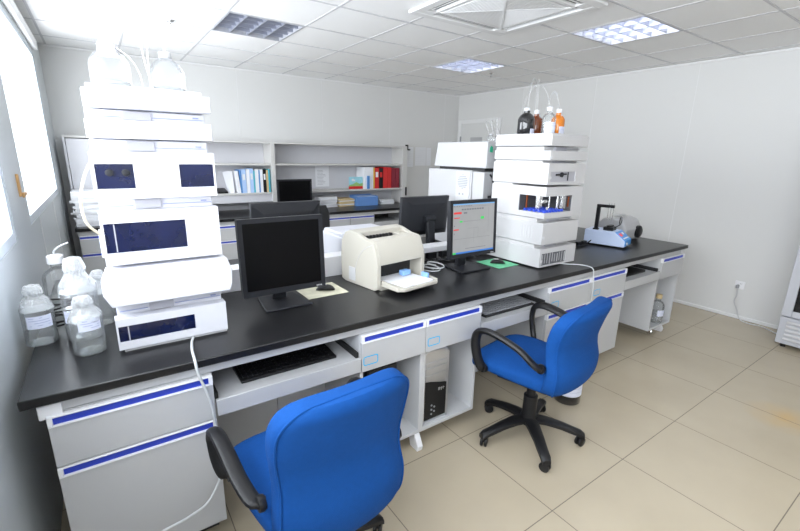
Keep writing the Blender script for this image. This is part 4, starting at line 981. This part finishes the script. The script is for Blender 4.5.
# taped papers
t = obj('taped_notice', box(nb(), 2.545, 2.76, HB - .002, HB - .0005, 1.12, 1.415), 'paper'); tag(t, 'printed notice taped to back of the right shelf bay', 'notice')
bm = nb(); [box(bm, 2.575, 2.575 + random.uniform(.08, .14), HB - .003, HB - .002, 1.15 + .02 * k, 1.154 + .02 * k) for k in range(11)]; obj('printed_lines', bm, 'inkg', t)
for x0, x1, z0, zz, lb in ((4.11, 4.33, 1.40, 1.72, 'left'), (4.37, 4.60, 1.42, 1.72, 'middle'), (4.61, 4.71, 1.42, 1.715, 'right')):
    o = obj('wall_notice', box(nb(), x0, x1, YB - .003, YB - .001, z0, zz), 'paper'); tag(o, {'left': 'white notice on the back wall nearest the shelf hutch', 'middle': 'white notice in middle of three on the back wall', 'right': 'narrow white notice, right one on the back wall'}[lb], 'notice')
    bm = nb(); [box(bm, x0 + .03, x1 - .03, YB - .0036, YB - .003, z0 + .04 + .03 * k, z0 + .043 + .03 * k) for k in range(8)]; obj('printed_lines', bm, 'paper2', o)
# dark office chair behind island
t = thing('black_chair', 'black office chair between the island bench and the back desk', 'chair', (1.46, 3.30, 0), PI)
sl = [((0, -.22 - .02 * k / 8, .65 + .07 * k), (1, 0, 0), (0, 1, 0), .215 - (.03 if k in (0, 7) else 0), .03) for k in range(8)]
obj('backrest', slab_loft(nb(), sl, 28, 4), 'blackm', t, smooth=True)
sl = [((0, -.22 + .06 * k, .46), (1, 0, 0), (0, 0, 1), .23 - (.03 if k in (0, 8) else 0), .035) for k in range(9)]
obj('seat', slab_loft(nb(), sl, 28, 4), 'blackm', t, smooth=True)
obj('gas_column', lathe(nb(), [(.04, .08), (.04, .25), (.025, .26), (.025, .43)], seg=16), 'black', t)
bm = nb(); tube(bm, [(0, -.1, .44), (0, -.26, .45), (0, -.27, .65)], .018, 8); obj('back_bracket', bm, 'black', t)
for k in range(5):
    a = k * 2 * PI / 5; l = obj('base_leg', tube(nb(), [(.03 * math.cos(a), .03 * math.sin(a), .11), (.28 * math.cos(a), .28 * math.sin(a), .075)], [.028, .018], 8), 'black', t)
    obj('caster', lathe(nb(), [(.022, -.02), (.028, -.01), (.028, .01), (.022, .02)], (.28 * math.cos(a), .28 * math.sin(a), .028), 14, 'Y'), 'black', l)

# ------------------------------------------------------------------ right wall: outlet, cord, fridge
t = thing('wall_socket', 'white wall socket with a grey plug low on the right wall', 'socket', (XR, 1.40, .355))
obj('socket_plate', box(nb(), -.010, -.001, -.043, .043, -.043, .043), 'hwhite', t, bevel=.004)
obj('plug', box(nb(), -.05, -.0102, -.002, .022, -.03, .005), 'inkg', t, bevel=.006)
bm = nb(); [box(bm, -.0112, -.0102, -.018 + .012 * k, -.014 + .012 * k, .012, .022) for k in range(2)]; obj('socket_slot', bm, 'inkg', t)
cable('grey_cord', [(5.262, 1.41, .33), (5.265, 1.40, .25), (5.27, 1.41, .18), (5.262, 1.37, .10), (5.255, 1.34, .03), (5.23, 1.30, .006), (5.20, 1.22, .006), (5.22, 1.15, .006), (5.16, 1.05, .006), (5.10, .97, .008)], .005, 'instg', 'thin grey power cord from wall socket to the fridge')
t = thing('display_fridge', 'grey glass door fridge against right wall, cut by the view edge', 'fridge', (4.75, .925, 0))
bm = nb(); box(bm, .045, .50, -.62, 0, .03, 1.95); obj('fridge_cabinet', bm, 'fridge', t, bevel=.008)
bm = nb(); box(bm, .02, .043, -.62, 0, .04, .285); f = obj('base_panel', bm, 'fridge', t, bevel=.004)
bm = nb(); [prism(bm, [(.019, .075 + .038 * k), (.019, .10 + .038 * k), (.004, .085 + .038 * k)], 'Y', -.56, -.05) for k in range(5)]; obj('vent_louver', bm, 'inst2', f)
bm = nb(); y0, y1, z0, z1_ = -.62, 0, .30, 1.94
box(bm, 0, .042, -.07, 0, z0, z1_); box(bm, 0, .042, -.62, -.55, z0, z1_); box(bm, 0, .042, -.55, -.07, z0, z0 + .05); box(bm, 0, .042, -.55, -.07, z1_ - .05, z1_)
dr = obj('door', bm, 'fridge', t, bevel=.004); obj('glass_pane', box(nb(), .012, .02, -.55, -.07, z0 + .05, z1_ - .05), 'fdark', dr)
obj('handle', box(nb(), -.018, -.0005, -.612, -.59, .9, 1.2), 'chrome', dr, bevel=.004)
bm = nb(); [lathe(bm, [(.02, 0), (.02, .03)], (x, y, 0), 12) for x in (.08, .46) for y in (-.05, -.57)]; obj('foot', bm, 'black', t)

# ------------------------------------------------------------------ camera, light, world
cam = bpy.data.cameras.new('camera'); co = bpy.data.objects.new('camera', cam); C.objects.link(co)
yaw, pit, rol, fpx = 9.58672092e-01, -2.58298046e-01, -1.96013146e-02, 421.0
fw = Vector((math.cos(pit) * math.cos(yaw), math.cos(pit) * math.sin(yaw), math.sin(pit)))
r = fw.cross(Vector((0, 0, 1))).normalized(); dn = fw.cross(r)
r2 = math.cos(rol) * r + math.sin(rol) * dn; d2 = -math.sin(rol) * r + math.cos(rol) * dn
mw = Matrix((r2, -d2, -fw)).transposed().to_4x4(); mw.translation = (0, 0, 1.6)
co.matrix_world = mw; cam.sensor_width = 36; cam.lens = fpx / 800 * 36; cam.clip_start = .02
bpy.context.scene.camera = co

w = bpy.data.worlds.new('world'); bpy.context.scene.world = w; w.use_nodes = True
w.node_tree.nodes['Background'].inputs[0].default_value = (.92, .96, 1, 1); w.node_tree.nodes['Background'].inputs[1].default_value = 4.0
def area(name, loc, rot, sx, sy, e, col=(1, 1, 1)):
    l = bpy.data.lights.new(name, 'AREA'); l.shape = 'RECTANGLE'; l.size = sx; l.size_y = sy; l.energy = e; l.color = col
    o = bpy.data.objects.new(name, l); C.objects.link(o); o.location = loc; o.rotation_euler = rot; return o
# daylight through the two windows
area('window_daylight', (XL - .06, 4.04, 1.79), (0, -PI / 2, 0), 1.15, 2.0, 60, (.93, .96, 1))
area('window_daylight', (XL - .06, .10, 1.79), (0, -PI / 2, 0), 1.15, 4.7, 128, (.93, .96, 1))  # also covers the added window length, to brighten the room
sc = bpy.context.scene
sc.view_settings.view_transform = 'Standard'; sc.view_settings.look = 'None'; sc.view_settings.exposure = 0.0; sc.view_settings.gamma = 1.0
sc.cycles.max_bounces = 10; sc.cycles.diffuse_bounces = 6; sc.cycles.transparent_max_bounces = 24
